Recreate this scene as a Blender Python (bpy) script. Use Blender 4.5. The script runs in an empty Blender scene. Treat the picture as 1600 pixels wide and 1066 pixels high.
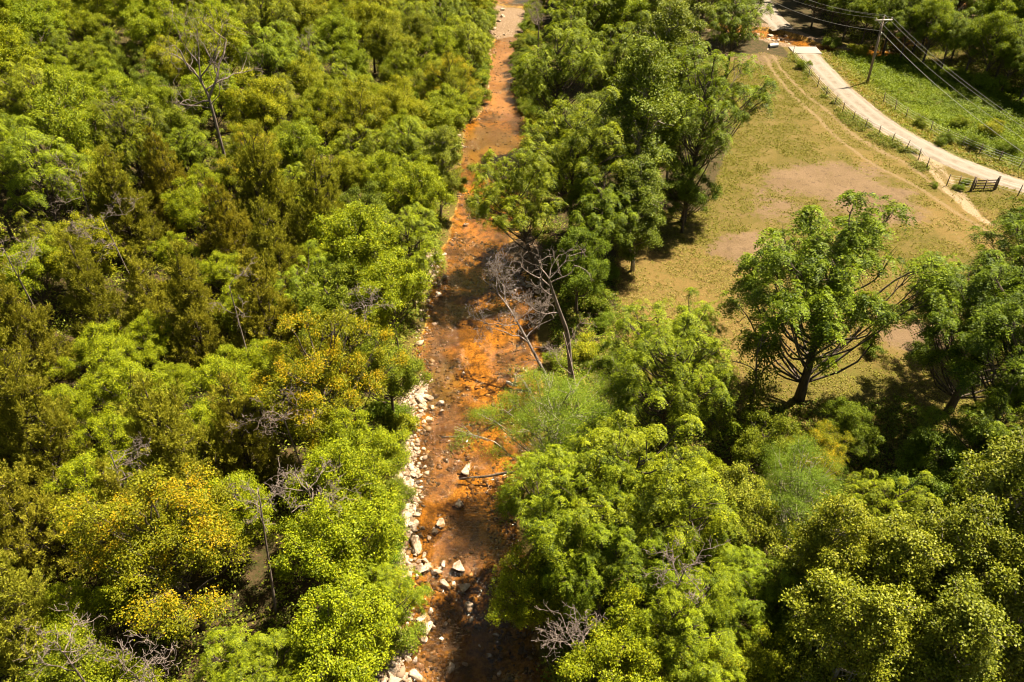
import bpy, math, random
import numpy as np
from math import radians, sin, cos, pi

# ------------------------------------------------------------------ camera, world, sun, exposure
scene = bpy.context.scene
C = scene.collection
CAM_H = 35.0
PITCH = radians(38.0)
FPX = 1200.0                      # focal length for a 1600 px wide frame
cam_d = bpy.data.cameras.new('camera'); cam = bpy.data.objects.new('camera', cam_d)
C.objects.link(cam)
cam.location = (0, 0, CAM_H); cam.rotation_euler = (pi/2 - PITCH, 0, 0)
cam_d.sensor_width = 36; cam_d.lens = 36*FPX/1600; cam_d.clip_end = 5000; cam_d.clip_start = .5
scene.camera = cam
SUN_AZ = np.array([0.84, 0.54]); SUN_EL = radians(61)
SUN_AZ = SUN_AZ/np.linalg.norm(SUN_AZ)
w = bpy.data.worlds.new('World'); scene.world = w; w.use_nodes = True
nt = w.node_tree; nt.nodes.clear()
sky = nt.nodes.new('ShaderNodeTexSky'); sky.sky_type = 'NISHITA'; sky.sun_disc = False
sky.sun_elevation = SUN_EL; sky.sun_rotation = math.atan2(SUN_AZ[0], SUN_AZ[1])
bg = nt.nodes.new('ShaderNodeBackground'); bg.inputs[1].default_value = 0.05
wo = nt.nodes.new('ShaderNodeOutputWorld')
tm = nt.nodes.new('ShaderNodeMix'); tm.data_type = 'RGBA'; tm.blend_type = 'MULTIPLY'; tm.inputs[0].default_value = 1; tm.inputs[7].default_value = (.74, .64, .45, 1)
nt.links.new(sky.outputs[0], tm.inputs[6]); nt.links.new(tm.outputs[2], bg.inputs[0]); nt.links.new(bg.outputs[0], wo.inputs[0])
sl = bpy.data.lights.new('sun', 'SUN'); sl.energy = 5.0; sl.angle = radians(.53); sl.color = (1, .88, .68)
so = bpy.data.objects.new('sun', sl); C.objects.link(so)
import mathutils
sd = mathutils.Vector((-SUN_AZ[0]*cos(SUN_EL), -SUN_AZ[1]*cos(SUN_EL), -sin(SUN_EL)))
so.rotation_euler = sd.to_track_quat('-Z', 'Y').to_euler()
so.location = (60, 60, 90)
vs = scene.view_settings
vs.view_transform = 'Standard'; vs.look = 'None'; scene.cycles.filter_width = 1.1
vs.exposure = 2.28; vs.gamma = 1; vs.use_curve_mapping = False

rng = np.random.default_rng(11)
random.seed(5)

# ------------------------------------------------------------------ helpers
def P(px, py, z=0.0):
    """ground position seen at a pixel of the 1600 px photograph, on the level z"""
    u = (px-800)/FPX; v = (py-533)/FPX
    t = (CAM_H-z)/(sin(PITCH)+v*cos(PITCH))
    return np.array([u*t, (cos(PITCH)-v*sin(PITCH))*t, z])
def project(p):
    x, y, z = p[0], p[1], p[2]-CAM_H
    d = y*cos(PITCH)-z*sin(PITCH); up = y*sin(PITCH)+z*cos(PITCH)
    return 800+FPX*x/d, 533-FPX*up/d

def hash2(ix, iy, s):
    n = (ix*374761393+iy*668265263+s*974634777) & 0xffffffff
    n = ((n ^ (n >> 13))*1274126177) & 0xffffffff
    return ((n ^ (n >> 16)) & 0xffff)/65535.0
def vnoise(x, y, s=0):
    x = np.asarray(x, float); y = np.asarray(y, float)
    ix = np.floor(x).astype(np.int64); iy = np.floor(y).astype(np.int64)
    fx = x-ix; fy = y-iy; fx = fx*fx*(3-2*fx); fy = fy*fy*(3-2*fy)
    a = hash2(ix, iy, s); b = hash2(ix+1, iy, s); c = hash2(ix, iy+1, s); d = hash2(ix+1, iy+1, s)
    return (a*(1-fx)+b*fx)*(1-fy)+(c*(1-fx)+d*fx)*fy
def fbm(x, y, s=0, o=4):
    r = 0; a = .5; t = 0
    for k in range(o):
        r = r+a*vnoise(np.asarray(x)*2**k, np.asarray(y)*2**k, s+k*17); t += a; a *= .5
    return r/t
def sstep(a, b, x):
    t = np.clip((x-a)/(b-a), 0, 1); return t*t*(3-2*t)
def poly_dist(x, y, pts):
    """distance to a polyline"""
    d = np.full(np.shape(x), 1e9)
    for a, b in zip(pts[:-1], pts[1:]):
        ax, ay = a[0], a[1]; bx, by = b[0], b[1]
        L = (bx-ax)**2+(by-ay)**2+1e-9
        t = np.clip(((x-ax)*(bx-ax)+(y-ay)*(by-ay))/L, 0, 1)
        d = np.minimum(d, np.hypot(x-ax-t*(bx-ax), y-ay-t*(by-ay)))
    return d
def in_poly(x, y, pts):
    r = np.zeros(np.shape(x), bool); n = len(pts)
    for i in range(n):
        x1, y1 = pts[i][0], pts[i][1]; x2, y2 = pts[(i+1) % n][0], pts[(i+1) % n][1]
        c = ((y1 > y) != (y2 > y)) & (x < (x2-x1)*(y-y1)/((y2-y1) if y2 != y1 else 1e-9)+x1)
        r ^= c
    return r
def px2w(pts, z=0): return [P(a, b, z)[:2] for a, b in pts]
def smooth_line(pts, n=8):
    pts = [np.array(p, float) for p in pts]; out = []
    for i in range(len(pts)-1):
        p0 = pts[max(i-1, 0)]; p1 = pts[i]; p2 = pts[i+1]; p3 = pts[min(i+2, len(pts)-1)]
        for k in range(n):
            t = k/n
            out.append(.5*((2*p1)+(-p0+p2)*t+(2*p0-5*p1+4*p2-p3)*t*t+(-p0+3*p1-3*p2+p3)*t**3))
    out.append(pts[-1]); return out

def mesh_from(name, V, F, mat=None, attrs=None, smooth=False, vattrs=None):
    """V (n,3); F list of (m,k) index arrays"""
    me = bpy.data.meshes.new(name)
    V = np.asarray(V, np.float32)
    if isinstance(F, np.ndarray): F = [F]
    F = [np.asarray(f, np.int32) for f in F if len(f)]
    me.vertices.add(len(V)); me.vertices.foreach_set('co', V.ravel())
    nl = sum(f.size for f in F); npoly = sum(len(f) for f in F)
    me.loops.add(nl); me.polygons.add(npoly)
    me.loops.foreach_set('vertex_index', np.concatenate([f.ravel() for f in F]))
    tot = np.concatenate([np.full(len(f), f.shape[1], np.int32) for f in F])
    start = np.concatenate([[0], np.cumsum(tot)[:-1]]).astype(np.int32)
    me.polygons.foreach_set('loop_start', start)
    me.polygons.foreach_set('loop_total', tot)
    if smooth: me.polygons.foreach_set('use_smooth', np.ones(npoly, bool))
    me.update(calc_edges=True)
    for k, a in (attrs or {}).items():
        at = me.attributes.new(k, 'FLOAT', 'FACE'); at.data.foreach_set('value', np.asarray(a, np.float32))
    for k, a in (vattrs or {}).items():
        at = me.attributes.new(k, 'FLOAT', 'POINT'); at.data.foreach_set('value', np.asarray(a, np.float32))
    if mat: me.materials.append(mat)
    return me
class Acc:
    def __init__(s): s.V = []; s.Q = []; s.T = []; s.n = 0
    def add(s, V, Q=None, T=None):
        V = np.asarray(V, float)
        s.V.append(V)
        if Q is not None and len(Q): s.Q.append(np.asarray(Q)+s.n)
        if T is not None and len(T): s.T.append(np.asarray(T)+s.n)
        s.n += len(V)
    def mesh(s, name, mat, smooth=False):
        F = []
        if s.Q: F.append(np.concatenate(s.Q))
        if s.T: F.append(np.concatenate(s.T))
        return mesh_from(name, np.concatenate(s.V), F, mat, smooth=smooth)
def tube(acc, pts, rad, sides=6, cap=True):
    pts = np.asarray(pts, float); n = len(pts)
    rad = np.broadcast_to(np.asarray(rad, float), (n,))
    T = np.gradient(pts, axis=0); T /= np.linalg.norm(T, axis=1)[:, None]+1e-9
    ref = np.array([0, 0, 1.]) if abs(T[0][2]) < .9 else np.array([1., 0, 0])
    A = np.cross(T, ref); A /= np.linalg.norm(A, axis=1)[:, None]+1e-9
    B = np.cross(T, A)
    an = np.arange(sides)*2*pi/sides
    V = pts[:, None]+rad[:, None, None]*(np.cos(an)[None, :, None]*A[:, None]+np.sin(an)[None, :, None]*B[:, None])
    V = V.reshape(-1, 3)
    i = np.arange(n-1)[:, None]*sides; j = np.arange(sides)[None]; j2 = (j+1) % sides
    Q = np.stack([i+j, i+j2, i+sides+j2, i+sides+j], -1).reshape(-1, 4)
    T3 = None
    if cap:
        V = np.vstack([V, pts[0], pts[-1]]); c0 = n*sides; jj = np.arange(sides)
        T3 = np.vstack([np.stack([np.full(sides, c0), (jj+1) % sides, jj], -1),
                        np.stack([np.full(sides, c0+1), (n-1)*sides+jj, (n-1)*sides+(jj+1) % sides], -1)])
    acc.add(V, Q, T3)
BOXQ = np.array([[0, 3, 2, 1], [4, 5, 6, 7], [0, 1, 5, 4], [1, 2, 6, 5], [2, 3, 7, 6], [3, 0, 4, 7]])
def box(acc, c, sx, sy, sz, rz=0):
    c = np.array(c, float)
    V = np.array([[-1, -1, -1], [1, -1, -1], [1, 1, -1], [-1, 1, -1], [-1, -1, 1], [1, -1, 1], [1, 1, 1], [-1, 1, 1]])*np.array([sx, sy, sz])/2
    R = np.array([[cos(rz), -sin(rz), 0], [sin(rz), cos(rz), 0], [0, 0, 1]])
    acc.add(V@R.T+c, BOXQ)
def link(name, me, parent=None):
    o = bpy.data.objects.new(name, me); C.objects.link(o)
    if parent: o.parent = parent
    return o
def empty(name, loc, label, cat, group=None, rz=0):
    o = bpy.data.objects.new(name, None); C.objects.link(o)
    o.empty_display_size = .3; o.location = loc; o.rotation_euler = (0, 0, rz)
    tag(o, label, cat, group); return o
def tag(o, label, cat, group=None):
    o['label'] = label; o['category'] = cat
    if group: o['group'] = group
    return o
def struct(name, me):
    o = link(name, me); o['kind'] = 'structure'; return o
def stuff(name, me, label, cat):
    o = link(name, me); o['kind'] = 'stuff'; o['label'] = label; o['category'] = cat; return o

# ------------------------------------------------------------------ materials
class NB:
    def __init__(s, name):
        s.m = bpy.data.materials.new(name); s.m.use_nodes = True; s.t = s.m.node_tree; s.t.nodes.clear()
        s.out = s.n('ShaderNodeOutputMaterial')
    def n(s, t, **k):
        x = s.t.nodes.new(t)
        for a, b in k.items(): setattr(x, a, b)
        return x
    def set(s, sock, v):
        if v is None: return
        if hasattr(v, 'is_output') or isinstance(v, bpy.types.NodeSocket): s.t.links.new(v, sock)
        else: sock.default_value = (tuple(v)+(1,) if isinstance(v, tuple) and len(v) == 3 and sock.type == 'RGBA' else v)
    def attr(s, name): x = s.n('ShaderNodeAttribute', attribute_name=name); return x.outputs['Fac']
    def pos(s): return s.n('ShaderNodeNewGeometry').outputs['Position']
    def noise(s, scale, detail=4, rough=.55, vec=None, dist=0):
        x = s.n('ShaderNodeTexNoise'); s.set(x.inputs['Scale'], scale); s.set(x.inputs['Detail'], detail)
        s.set(x.inputs['Roughness'], rough); s.set(x.inputs['Distortion'], dist)
        s.t.links.new(vec if vec is not None else s.pos(), x.inputs['Vector']); return x.outputs['Fac']
    def mix(s, f, a, b, mode='MIX'):
        x = s.n('ShaderNodeMix', data_type='RGBA', blend_type=mode)
        s.set(x.inputs[0], f); s.set(x.inputs[6], a); s.set(x.inputs[7], b); return x.outputs[2]
    def math(s, op, a, b=None, clamp=False):
        x = s.n('ShaderNodeMath', operation=op, use_clamp=clamp); s.set(x.inputs[0], a)
        if b is not None: s.set(x.inputs[1], b)
        return x.outputs[0]
    def rng(s, v, a, b, c=0., d=1.):
        x = s.n('ShaderNodeMapRange', interpolation_type='SMOOTHSTEP'); s.set(x.inputs[0], v)
        for i, k in enumerate((a, b, c, d)): x.inputs[i+1].default_value = k
        return x.outputs[0]
    def bump(s, h, strength=.5, dist=.1, nrm=None):
        x = s.n('ShaderNodeBump'); s.set(x.inputs['Strength'], strength); s.set(x.inputs['Distance'], dist)
        s.t.links.new(h, x.inputs['Height'])
        if nrm is not None: s.t.links.new(nrm, x.inputs['Normal'])
        return x.outputs[0]
    def princ(s, col, rough=.8, spec=.3, nrm=None):
        x = s.n('ShaderNodeBsdfPrincipled'); s.set(x.inputs['Base Color'], col); s.set(x.inputs['Roughness'], rough)
        s.set(x.inputs['Specular IOR Level'], spec)
        if nrm is not None: s.t.links.new(nrm, x.inputs['Normal'])
        return x.outputs[0]
    def end(s, sh): s.t.links.new(sh, s.out.inputs[0]); return s.m

def leaf_mat(name, dark, light, tipc, trans=.38, rough=.55, spec=.14):
    b = NB(name)
    col = b.mix(b.attr('tone'), dark, light)
    col = b.mix(b.attr('tip'), col, tipc)
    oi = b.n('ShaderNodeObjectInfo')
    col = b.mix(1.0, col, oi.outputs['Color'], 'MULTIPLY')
    p = b.princ(col, rough, spec)
    tr = b.n('ShaderNodeBsdfTranslucent')
    tc = b.mix(1.0, col, (1.15, 1.1, .55), 'MULTIPLY'); b.t.links.new(tc, tr.inputs[0])
    mx = b.n('ShaderNodeMixShader'); mx.inputs[0].default_value = trans
    b.t.links.new(p, mx.inputs[1]); b.t.links.new(tr.outputs[0], mx.inputs[2])
    return b.end(mx.outputs[0])
M = {}
M['oak'] = leaf_mat('oak_leaf', (.055, .080, .003), (.275, .305, .006), (.38, .33, .012), .34)
M['gold'] = leaf_mat('gold_leaf', (.060, .074, .003), (.23, .240, .005), (.42, .28, .006), .34)
M['walnut'] = leaf_mat('walnut_leaf', (.042, .064, .003), (.225, .258, .005), (.30, .30, .01), .34)
M['sycamore'] = leaf_mat('sycamore_leaf', (.046, .064, .005), (.190, .212, .012), (.27, .27, .04), .3, .5, .15)
M['locust'] = leaf_mat('locust_leaf', (.056, .088, .006), (.18, .235, .013), (.26, .28, .03))
M['cedar'] = leaf_mat('cedar_leaf', (.092, .096, .007), (.255, .245, .018), (.30, .25, .035), .32, .7, .1)
M['maple'] = leaf_mat('maple_leaf', (.044, .064, .004), (.195, .225, .010), (.28, .28, .03), .34)
M['weed'] = leaf_mat('weed_leaf', (.06, .092, .005), (.175, .225, .008), (.25, .18, .05), .35)
M['straw'] = leaf_mat('straw_blade', (.120, .120, .012), (.200, .180, .028), (.24, .18, .07), .3, .7, .1)
def bark_mat(name, a, b_, scale=6):
    b = NB(name)
    mp = b.n('ShaderNodeMapping'); mp.inputs['Scale'].default_value = (1, 1, .25); b.t.links.new(b.n('ShaderNodeTexCoord').outputs['Object'], mp.inputs[0])
    n = b.noise(scale, 6, .65, mp.outputs[0])
    return b.end(b.princ(b.mix(b.rng(n, .3, .7), a, b_), .9, .2, b.bump(n, .6, .05)))
M['bark'] = bark_mat('brown_bark', (.03, .022, .016), (.11, .085, .062))
M['palebark'] = bark_mat('pale_bark', (.14, .11, .085), (.42, .37, .31))
M['deadwood'] = bark_mat('dead_wood', (.06, .045, .037), (.21, .165, .14), 9)
M['deaddark'] = bark_mat('dark_dead_wood', (.07, .05, .04), (.25, .19, .16), 9)
M['polewood'] = bark_mat('pole_wood', (.10, .075, .055), (.23, .18, .135), 8)
M['post'] = bark_mat('post_wood', (.05, .035, .025), (.16, .12, .09), 12)

def rock_mat():
    b = NB('limestone')
    n = b.noise(2.2, 6, .6); n2 = b.noise(9, 5, .65); oi = b.n('ShaderNodeObjectInfo')
    c = b.mix(b.rng(n, .32, .68), (.16, .105, .065), (.38, .31, .24))
    c = b.mix(b.rng(n2, .50, .68), c, (.17, .105, .055))
    c = b.mix(1.0, c, oi.outputs['Color'], 'MULTIPLY')
    return b.end(b.princ(c, .8, .25, b.bump(b.math('ADD', n, b.math('MULTIPLY', n2, .5)), .8, .12)))
M['rock'] = rock_mat()
def cobble_mat():
    b = NB('creek_cobble'); c = b.mix(b.attr('tone'), (.025, .014, .005), (.17, .095, .03))
    c = b.mix(b.attr('tip'), c, (.30, .22, .14))
    return b.end(b.princ(c, .6, .3))
M['cobble'] = cobble_mat()
def rubble_mat():
    b = NB('pale_rubble'); c = b.mix(b.attr('tone'), (.13, .08, .045), (.34, .27, .20))
    return b.end(b.princ(c, .85, .2))
M['rubble'] = rubble_mat()
def simple(name, col, rough=.6, spec=.4, metal=0):
    b = NB(name); n = b.noise(8, 4); c = b.mix(n, tuple(x*.7 for x in col), tuple(min(1, x*1.2) for x in col))
    return b.end(b.princ(c, rough, spec))
M['cable'] = simple('cable', (.17, .16, .145), .6)
M['porcelain'] = simple('porcelain', (.6, .57, .52), .3)
M['galvanised'] = simple('galvanised', (.38, .37, .35), .4)
M['whiteslab'] = simple('white_slab', (.36, .36, .34), .6)
M['cardboard'] = M['post']

# ------------------------------------------------------------------ terrain
WZ = -0.40                        # water level of the creek
LEFT = [(598, 1150), (615, 1066), (640, 1000), (632, 930), (628, 890), (648, 840), (652, 800), (650, 760), (650, 700), (652, 650),
        (655, 600), (655, 560), (660, 520), (668, 480), (672, 430), (690, 385), (712, 340), (716, 290), (714, 245), (724, 205), (754, 170), (764, 130), (762, 95), (768, 50), (770, 0)]
RIGHT = [(880, 1150), (860, 1066), (835, 1000), (820, 940), (828, 880), (812, 820), (806, 780), (815, 720), (830, 660), (848, 610), (846, 570),
         (838, 520), (836, 470), (832, 430), (815, 380), (808, 330), (822, 290), (834, 250), (828, 205), (808, 165), (804, 130), (806, 95), (818, 60), (834, 0)]
Lw = np.array([P(a, b, WZ)[:2] for a, b in LEFT]); Rw = np.array([P(a, b, WZ)[:2] for a, b in RIGHT])
Lw = Lw[np.argsort(Lw[:, 1])]; Rw = Rw[np.argsort(Rw[:, 1])]
def xL(y): return np.interp(y, Lw[:, 1], Lw[:, 0])+1.1*(fbm(np.asarray(y)*.5, 0, 3, 3)-.5)
def xR(y): return np.interp(y, Rw[:, 1], Rw[:, 0])+1.1*(fbm(np.asarray(y)*.5, 0, 9, 3)-.5)
TRIB = smooth_line([P(a, b, -.3)[:2] for a, b in [(1120, 40), (1175, 50), (1212, 58), (1240, 66), (1275, 76), (1330, 88), (1390, 78), (1460, 40), (1500, 0)]], 5)
ROADPX = [(1150, -60), (1190, 5), (1212, 35), (1230, 52), (1246, 68), (1262, 86), (1287, 113), (1322, 148), (1370, 188), (1420, 219), (1480, 250), (1540, 274), (1600, 293), (1690, 316), (1900, 360)]
ROAD = smooth_line(px2w(ROADPX), 8)
def terrain(x, y):
    x = np.asarray(x, float); y = np.asarray(y, float)
    l = xL(y); r = xR(y)
    base = .25*(fbm(x*.12, y*.12, 21, 3)-.5)
    hill = 7*sstep(0, 1, (l-5-x)/60)
    pool = .16+.22*fbm(x*.25, y*.18, 5, 3)+.10*(fbm(x*1.3, y*1.3, 8, 3)-.5)
    pool = pool*(1-.75*sstep(100, 118, y))
    din = np.minimum(x-l, r-x)
    prof = np.where(din > 0, WZ-pool*sstep(0, 1.6, din), 0)
    leftbank = WZ+.40*sstep(-.1, 2.6, l-x)+.10*(fbm(x*1.1, y*1.1, 33, 3)-.5)
    rightbank = WZ+.40*sstep(-.1, 1.6, x-r)+.06*(fbm(x*1.1, y*1.1, 35, 3)-.5)
    t_l = sstep(2, 4, l-x); t_r = sstep(1.5, 3, x-r)
    z = np.where(din > 0, prof, np.where(x < l, leftbank*(1-t_l)+t_l*(base+hill), rightbank*(1-t_r)+t_r*base))
    for (bx, by, bz), sx, sy, hgt in ((P(788, 32, WZ), 4.0, 7.0, .42), (P(822, 392, WZ), 2.4, 2.6, .45)):
        z = z+hgt*np.exp(-((x-bx)/sx)**2-((y-by)/sy)**2)*(din > -1)
    td = poly_dist(x, y, TRIB); ok = (x > 20)
    z = np.where(ok, z*sstep(1.2, 3.6, td)+(-.55)*(1-sstep(1.2, 3.6, td)), z)
    rd = poly_dist(x, y, ROAD)
    far = td > 2.2
    z = np.where((rd < 4) & far, z*sstep(1.6, 4, rd)+.12*(1-sstep(1.6, 4, rd)), z)
    return z
def gz(x, y): return float(terrain(np.array([x]), np.array([y]))[0])

def lines(fine0, fine1, step, lo, hi):
    a = list(np.arange(fine0, fine1, step)); s = step; v = a[0]; pre = []
    while v > lo: s *= 1.22; v -= s; pre.append(v)
    s = step; v = a[-1]; post = []
    while v < hi: s *= 1.22; v += s; post.append(v)
    return np.array(pre[::-1]+a+post)
gx = lines(-13, 62, .28, -1500, 1500); gy = lines(17, 138, .28, -1500, 2500)
X, Y = np.meshgrid(gx, gy); Z = terrain(X, Y)
def gz(x, y):
    i = int(np.clip(np.searchsorted(gx, x)-1, 0, len(gx)-2)); j = int(np.clip(np.searchsorted(gy, y)-1, 0, len(gy)-2))
    a = min(1, max(0, (x-gx[i])/(gx[i+1]-gx[i]))); b = min(1, max(0, (y-gy[j])/(gy[j+1]-gy[j])))
    return float((Z[j, i]*(1-a)+Z[j, i+1]*a)*(1-b)+(Z[j+1, i]*(1-a)+Z[j+1, i+1]*a)*b)
def blob(px, py, rx, ry, soft=.45):
    """soft ellipse drawn with photo pixels for its radii, on the ground"""
    c = P(px, py); ax = P(px+rx, py)[0]-c[0]; ay = abs(P(px, py-ry)[1]-P(px, py+ry)[1])/2
    d = np.hypot((X-c[0])/ax, (Y-c[1])/ay)+(fbm(X*.35, Y*.35, 41, 4)-.5)*.9
    return 1-sstep(1-soft, 1+soft, d)
def line_mask(pts, w, soft=.3, warp=.35):
    d = poly_dist(X+warp*(fbm(X*.4, Y*.4, 51)-.5), Y+warp*(fbm(X*.4, Y*.4, 57)-.5), smooth_line(px2w(pts), 5))
    return 1-sstep(w-soft, w+soft, d)
PAST = px2w([(958, 350), (965, 480), (985, 590), (1120, 690), (1420, 700), (1760, 640), (1900, 400), (1600, 300), (1500, 280), (1430, 240), (1330, 180), (1240, 95), (1195, 82), (1110, 95), (1060, 110), (1150, 200), (1100, 330), (1000, 330)])
inp = in_poly(X, Y, PAST).astype(float)
m_past = inp
m_right = np.maximum(inp, ((X > P(1255, 85)[0]-2) & (Y < 118) & (Y > 55) & (X < 75)).astype(float))
m_dirt = np.clip(blob(1290, 282, 105, 34)+blob(1370, 320, 75, 30)+blob(1165, 388, 62, 26)+blob(1430, 528, 62, 26)+.8*blob(1170, 86, 55, 14)+.6*blob(1250, 340, 60, 24)+.35*blob(1150, 330, 60, 26), 0, 1)*m_past
m_dry = np.clip(1.0*blob(1060, 470, 120, 95)+.8*blob(1560, 370, 95, 50)+.7*blob(1480, 330, 60, 30)+.55*blob(1330, 480, 200, 120)+.5*blob(1330, 210, 100, 40)+.5*blob(1420, 265, 80, 25), 0, 1)
m_lush = .0*X+np.clip(-.0+blob(1240, 240, 60, 50)*.3+blob(1330, 600, 110, 55)*.5+blob(1520, 215, 150, 45)+blob(1350, 95, 90, 28)+blob(1470, 440, 60, 40)*.5, 0, 1)
m_track = np.clip(line_mask([(1195, 88), (1212, 116), (1240, 150), (1270, 177), (1300, 207), (1345, 243), (1392, 271), (1440, 296), (1490, 330), (1540, 360), (1610, 400)], .26)
                  +line_mask([(1207, 86), (1225, 112), (1256, 145), (1290, 171), (1330, 206), (1372, 232), (1420, 256), (1450, 281), (1480, 302)], .24)
                  +.7*line_mask([(1262, 160), (1300, 190), (1350, 224), (1400, 250), (1440, 275)], .18)
                  +.55*line_mask([(1300, 240), (1350, 275), (1410, 310), (1470, 345), (1520, 400)], .3), 0, 1)
m_sand = np.clip(line_mask([(1375, 196), (1400, 222), (1432, 243), (1462, 275), (1482, 300), (1510, 325), (1545, 350)], .5, .5, 1.0)*.75
                 +line_mask([(1440, 240), (1475, 270), (1500, 300), (1520, 330)], .4, .5, 1.0)*.7
                 +(1-sstep(1.3, 2.5, poly_dist(X, Y, ROAD)))*.6, 0, 1)
l_ = xL(Y); r_ = xR(Y); din = np.minimum(X-l_, r_-X)
m_bed = np.where(X > 20, 1-sstep(2.0, 3.0, poly_dist(X, Y, TRIB)), sstep(-.35, .1, din))
YB = np.array([P(650, q)[1] for q in (1100, 1010, 985, 905, 890, 700, 660, 645, 600, 585, 470, 460, 395, 385, 60, 30)])
WB = np.array([1, 1, .25, .3, 1, .9, .3, 1, 1, .1, .15, .7, .7, .0, .0, .6])
gst = np.interp(Y, YB, WB)
gbar = np.clip(blob(788, 34, 52, 28, .3)+blob(822, 392, 36, 26, .3), 0, 1)
m_gravel = np.clip(np.where(X > 20, 0, sstep(-2.0-1.0*fbm(0, Y*.5, 71), -.4, din)*(1-sstep(-.15, .5, din))*np.where(X < (l_+r_)/2, 1, .35)*gst)
                   +(1-sstep(3.2, 5.2, poly_dist(X, Y, TRIB)))*(X > 20)*.8+gbar, 0, 1)
m_bed = m_bed*(1-gbar*.9)
m_algae = np.clip(blob(762, 222, 50, 40)+.9*blob(690, 590, 40, 50)+.5*blob(700, 790, 30, 60)*0, 0, 1)
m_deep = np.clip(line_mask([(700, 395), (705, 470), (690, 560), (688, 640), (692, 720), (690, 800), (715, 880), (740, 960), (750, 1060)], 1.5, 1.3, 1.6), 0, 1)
m_pink = np.clip(blob(780, 110, 45, 60, .4), 0, 1)
m_forest = 1-np.clip(m_right+(din > -2.5), 0, 1)

def ground_mat():
    b = NB('ground')
    n1 = b.noise(.35, 5); n2 = b.noise(1.6, 6, .6); n3 = b.noise(7, 5, .65); n4 = b.noise(24, 3, .6)
    def mk(a, lo=.35, hi=.65, k=.55, n=None):
        v = b.math('ADD', b.attr(a), b.math('MULTIPLY', b.math('SUBTRACT', n if n is not None else n2, .5), k*2))
        return b.rng(v, lo, hi)
    grass = b.mix(b.rng(n2, .3, .7), (.125, .108, .017), (.195, .145, .030))
    grass = b.mix(b.rng(n3, .45, .8), grass, (.075, .085, .014))
    grass = b.mix(b.math('MULTIPLY', b.rng(n1, .45, .7), .7), grass, (.235, .170, .060))
    dry = b.mix(b.rng(n3, .3, .7), (.285, .185, .062), (.20, .145, .038))
    dry = b.mix(b.rng(n2, .5, .75), dry, (.16, .15, .03))
    grass = b.mix(mk('dry', .2, .85, .45), grass, dry)
    grass = b.mix(b.math('MULTIPLY', b.rng(n4, .5, .7), .5), grass, (.30, .24, .10))
    grass = b.mix(b.math('MULTIPLY', b.rng(n4, .5, .3), .55), grass, (.07, .075, .014))
    lush = b.mix(b.rng(n3, .3, .7), (.09, .115, .014), (.16, .165, .022))
    grass = b.mix(mk('lush', .3, .8, .5), grass, lush)
    dirt = b.mix(b.rng(n3, .3, .75), (.165, .108, .062), (.265, .185, .112))
    dirt = b.mix(b.math('MULTIPLY', b.rng(n1, .35, .65), .5), dirt, (.30, .21, .14))
    dirt = b.mix(b.rng(n2, .52, .68), dirt, (.14, .095, .06))
    dirt = b.mix(b.math('MULTIPLY', b.rng(n4, .56, .7), .6), dirt, (.42, .32, .22))
    grass = b.mix(b.math('MULTIPLY', mk('dirt', .30, .95, 1.0), .9), grass, dirt)
    tr = b.mix(n3, (.24, .17, .09), (.38, .29, .18))
    grass = b.mix(b.math('MULTIPLY', mk('track', .4, .8, .9, n3), .75), grass, tr)
    sand = b.mix(b.rng(n3, .3, .7), (.34, .25, .15), (.52, .42, .30))
    grass = b.mix(mk('sand', .4, .75, .45, n3), grass, sand)
    litter = b.mix(b.rng(n2, .3, .7), (.05, .05, .012), (.13, .085, .045))
    litter = b.mix(b.rng(n3, .5, .7), litter, (.05, .07, .012))
    grass = b.mix(b.attr('forest'), grass, litter)
    v = b.n('ShaderNodeTexVoronoi'); v.inputs['Scale'].default_value = 4.5; b.t.links.new(b.pos(), v.inputs['Vector'])
    gravel = b.mix(b.rng(v.outputs['Distance'], .1, .5), (.52, .43, .33), (.26, .18, .115))
    gravel = b.mix(b.rng(n2, .5, .72), gravel, (.30, .21, .12))
    col = b.mix(mk('gravel', .35, .7, .35), grass, gravel)
    bed = b.mix(b.rng(n3, .36, .64), (.34, .185, .028), (.66, .40, .085))
    bed = b.mix(b.math('MULTIPLY', b.rng(n2, .46, .62), .85), bed, (.085, .050, .016))
    nb = b.noise(.28, 4, .6, None, .8); bed = b.mix(b.math('MULTIPLY', b.rng(nb, .48, .64), .72), bed, (.075, .045, .016))
    bed = b.mix(b.math('MULTIPLY', b.rng(n4, .56, .70), .7), bed, (.62, .43, .18))  # fine pale flecks put the riffle's glitter into the bed colour
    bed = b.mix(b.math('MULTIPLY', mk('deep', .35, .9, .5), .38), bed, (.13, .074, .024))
    alg = b.mix(b.rng(n3, .3, .7), (.24, .175, .055), (.37, .28, .11))
    bed = b.mix(mk('algae', .35, .8, .35), bed, alg)
    pink = b.mix(b.rng(n3, .3, .7), (.60, .42, .30), (.46, .29, .18))
    bed = b.mix(b.math('MULTIPLY', mk('pink', .35, .8, .35), .8), bed, pink)
    col = b.mix(mk('bed', .4, .6, .15), col, bed)
    col = b.mix(1.0, col, (.44, .41, .37), 'MULTIPLY')
    h = b.math('ADD', b.math('MULTIPLY', n3, .6), b.math('MULTIPLY', n4, .4))
    return b.end(b.princ(col, .92, .12, b.bump(h, .9, .12)))
ny, nx = X.shape
ii = np.arange(ny-1)[:, None]*nx+np.arange(nx-1)[None]
GQ = np.stack([ii, ii+1, ii+nx+1, ii+nx], -1).reshape(-1, 4)
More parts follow.
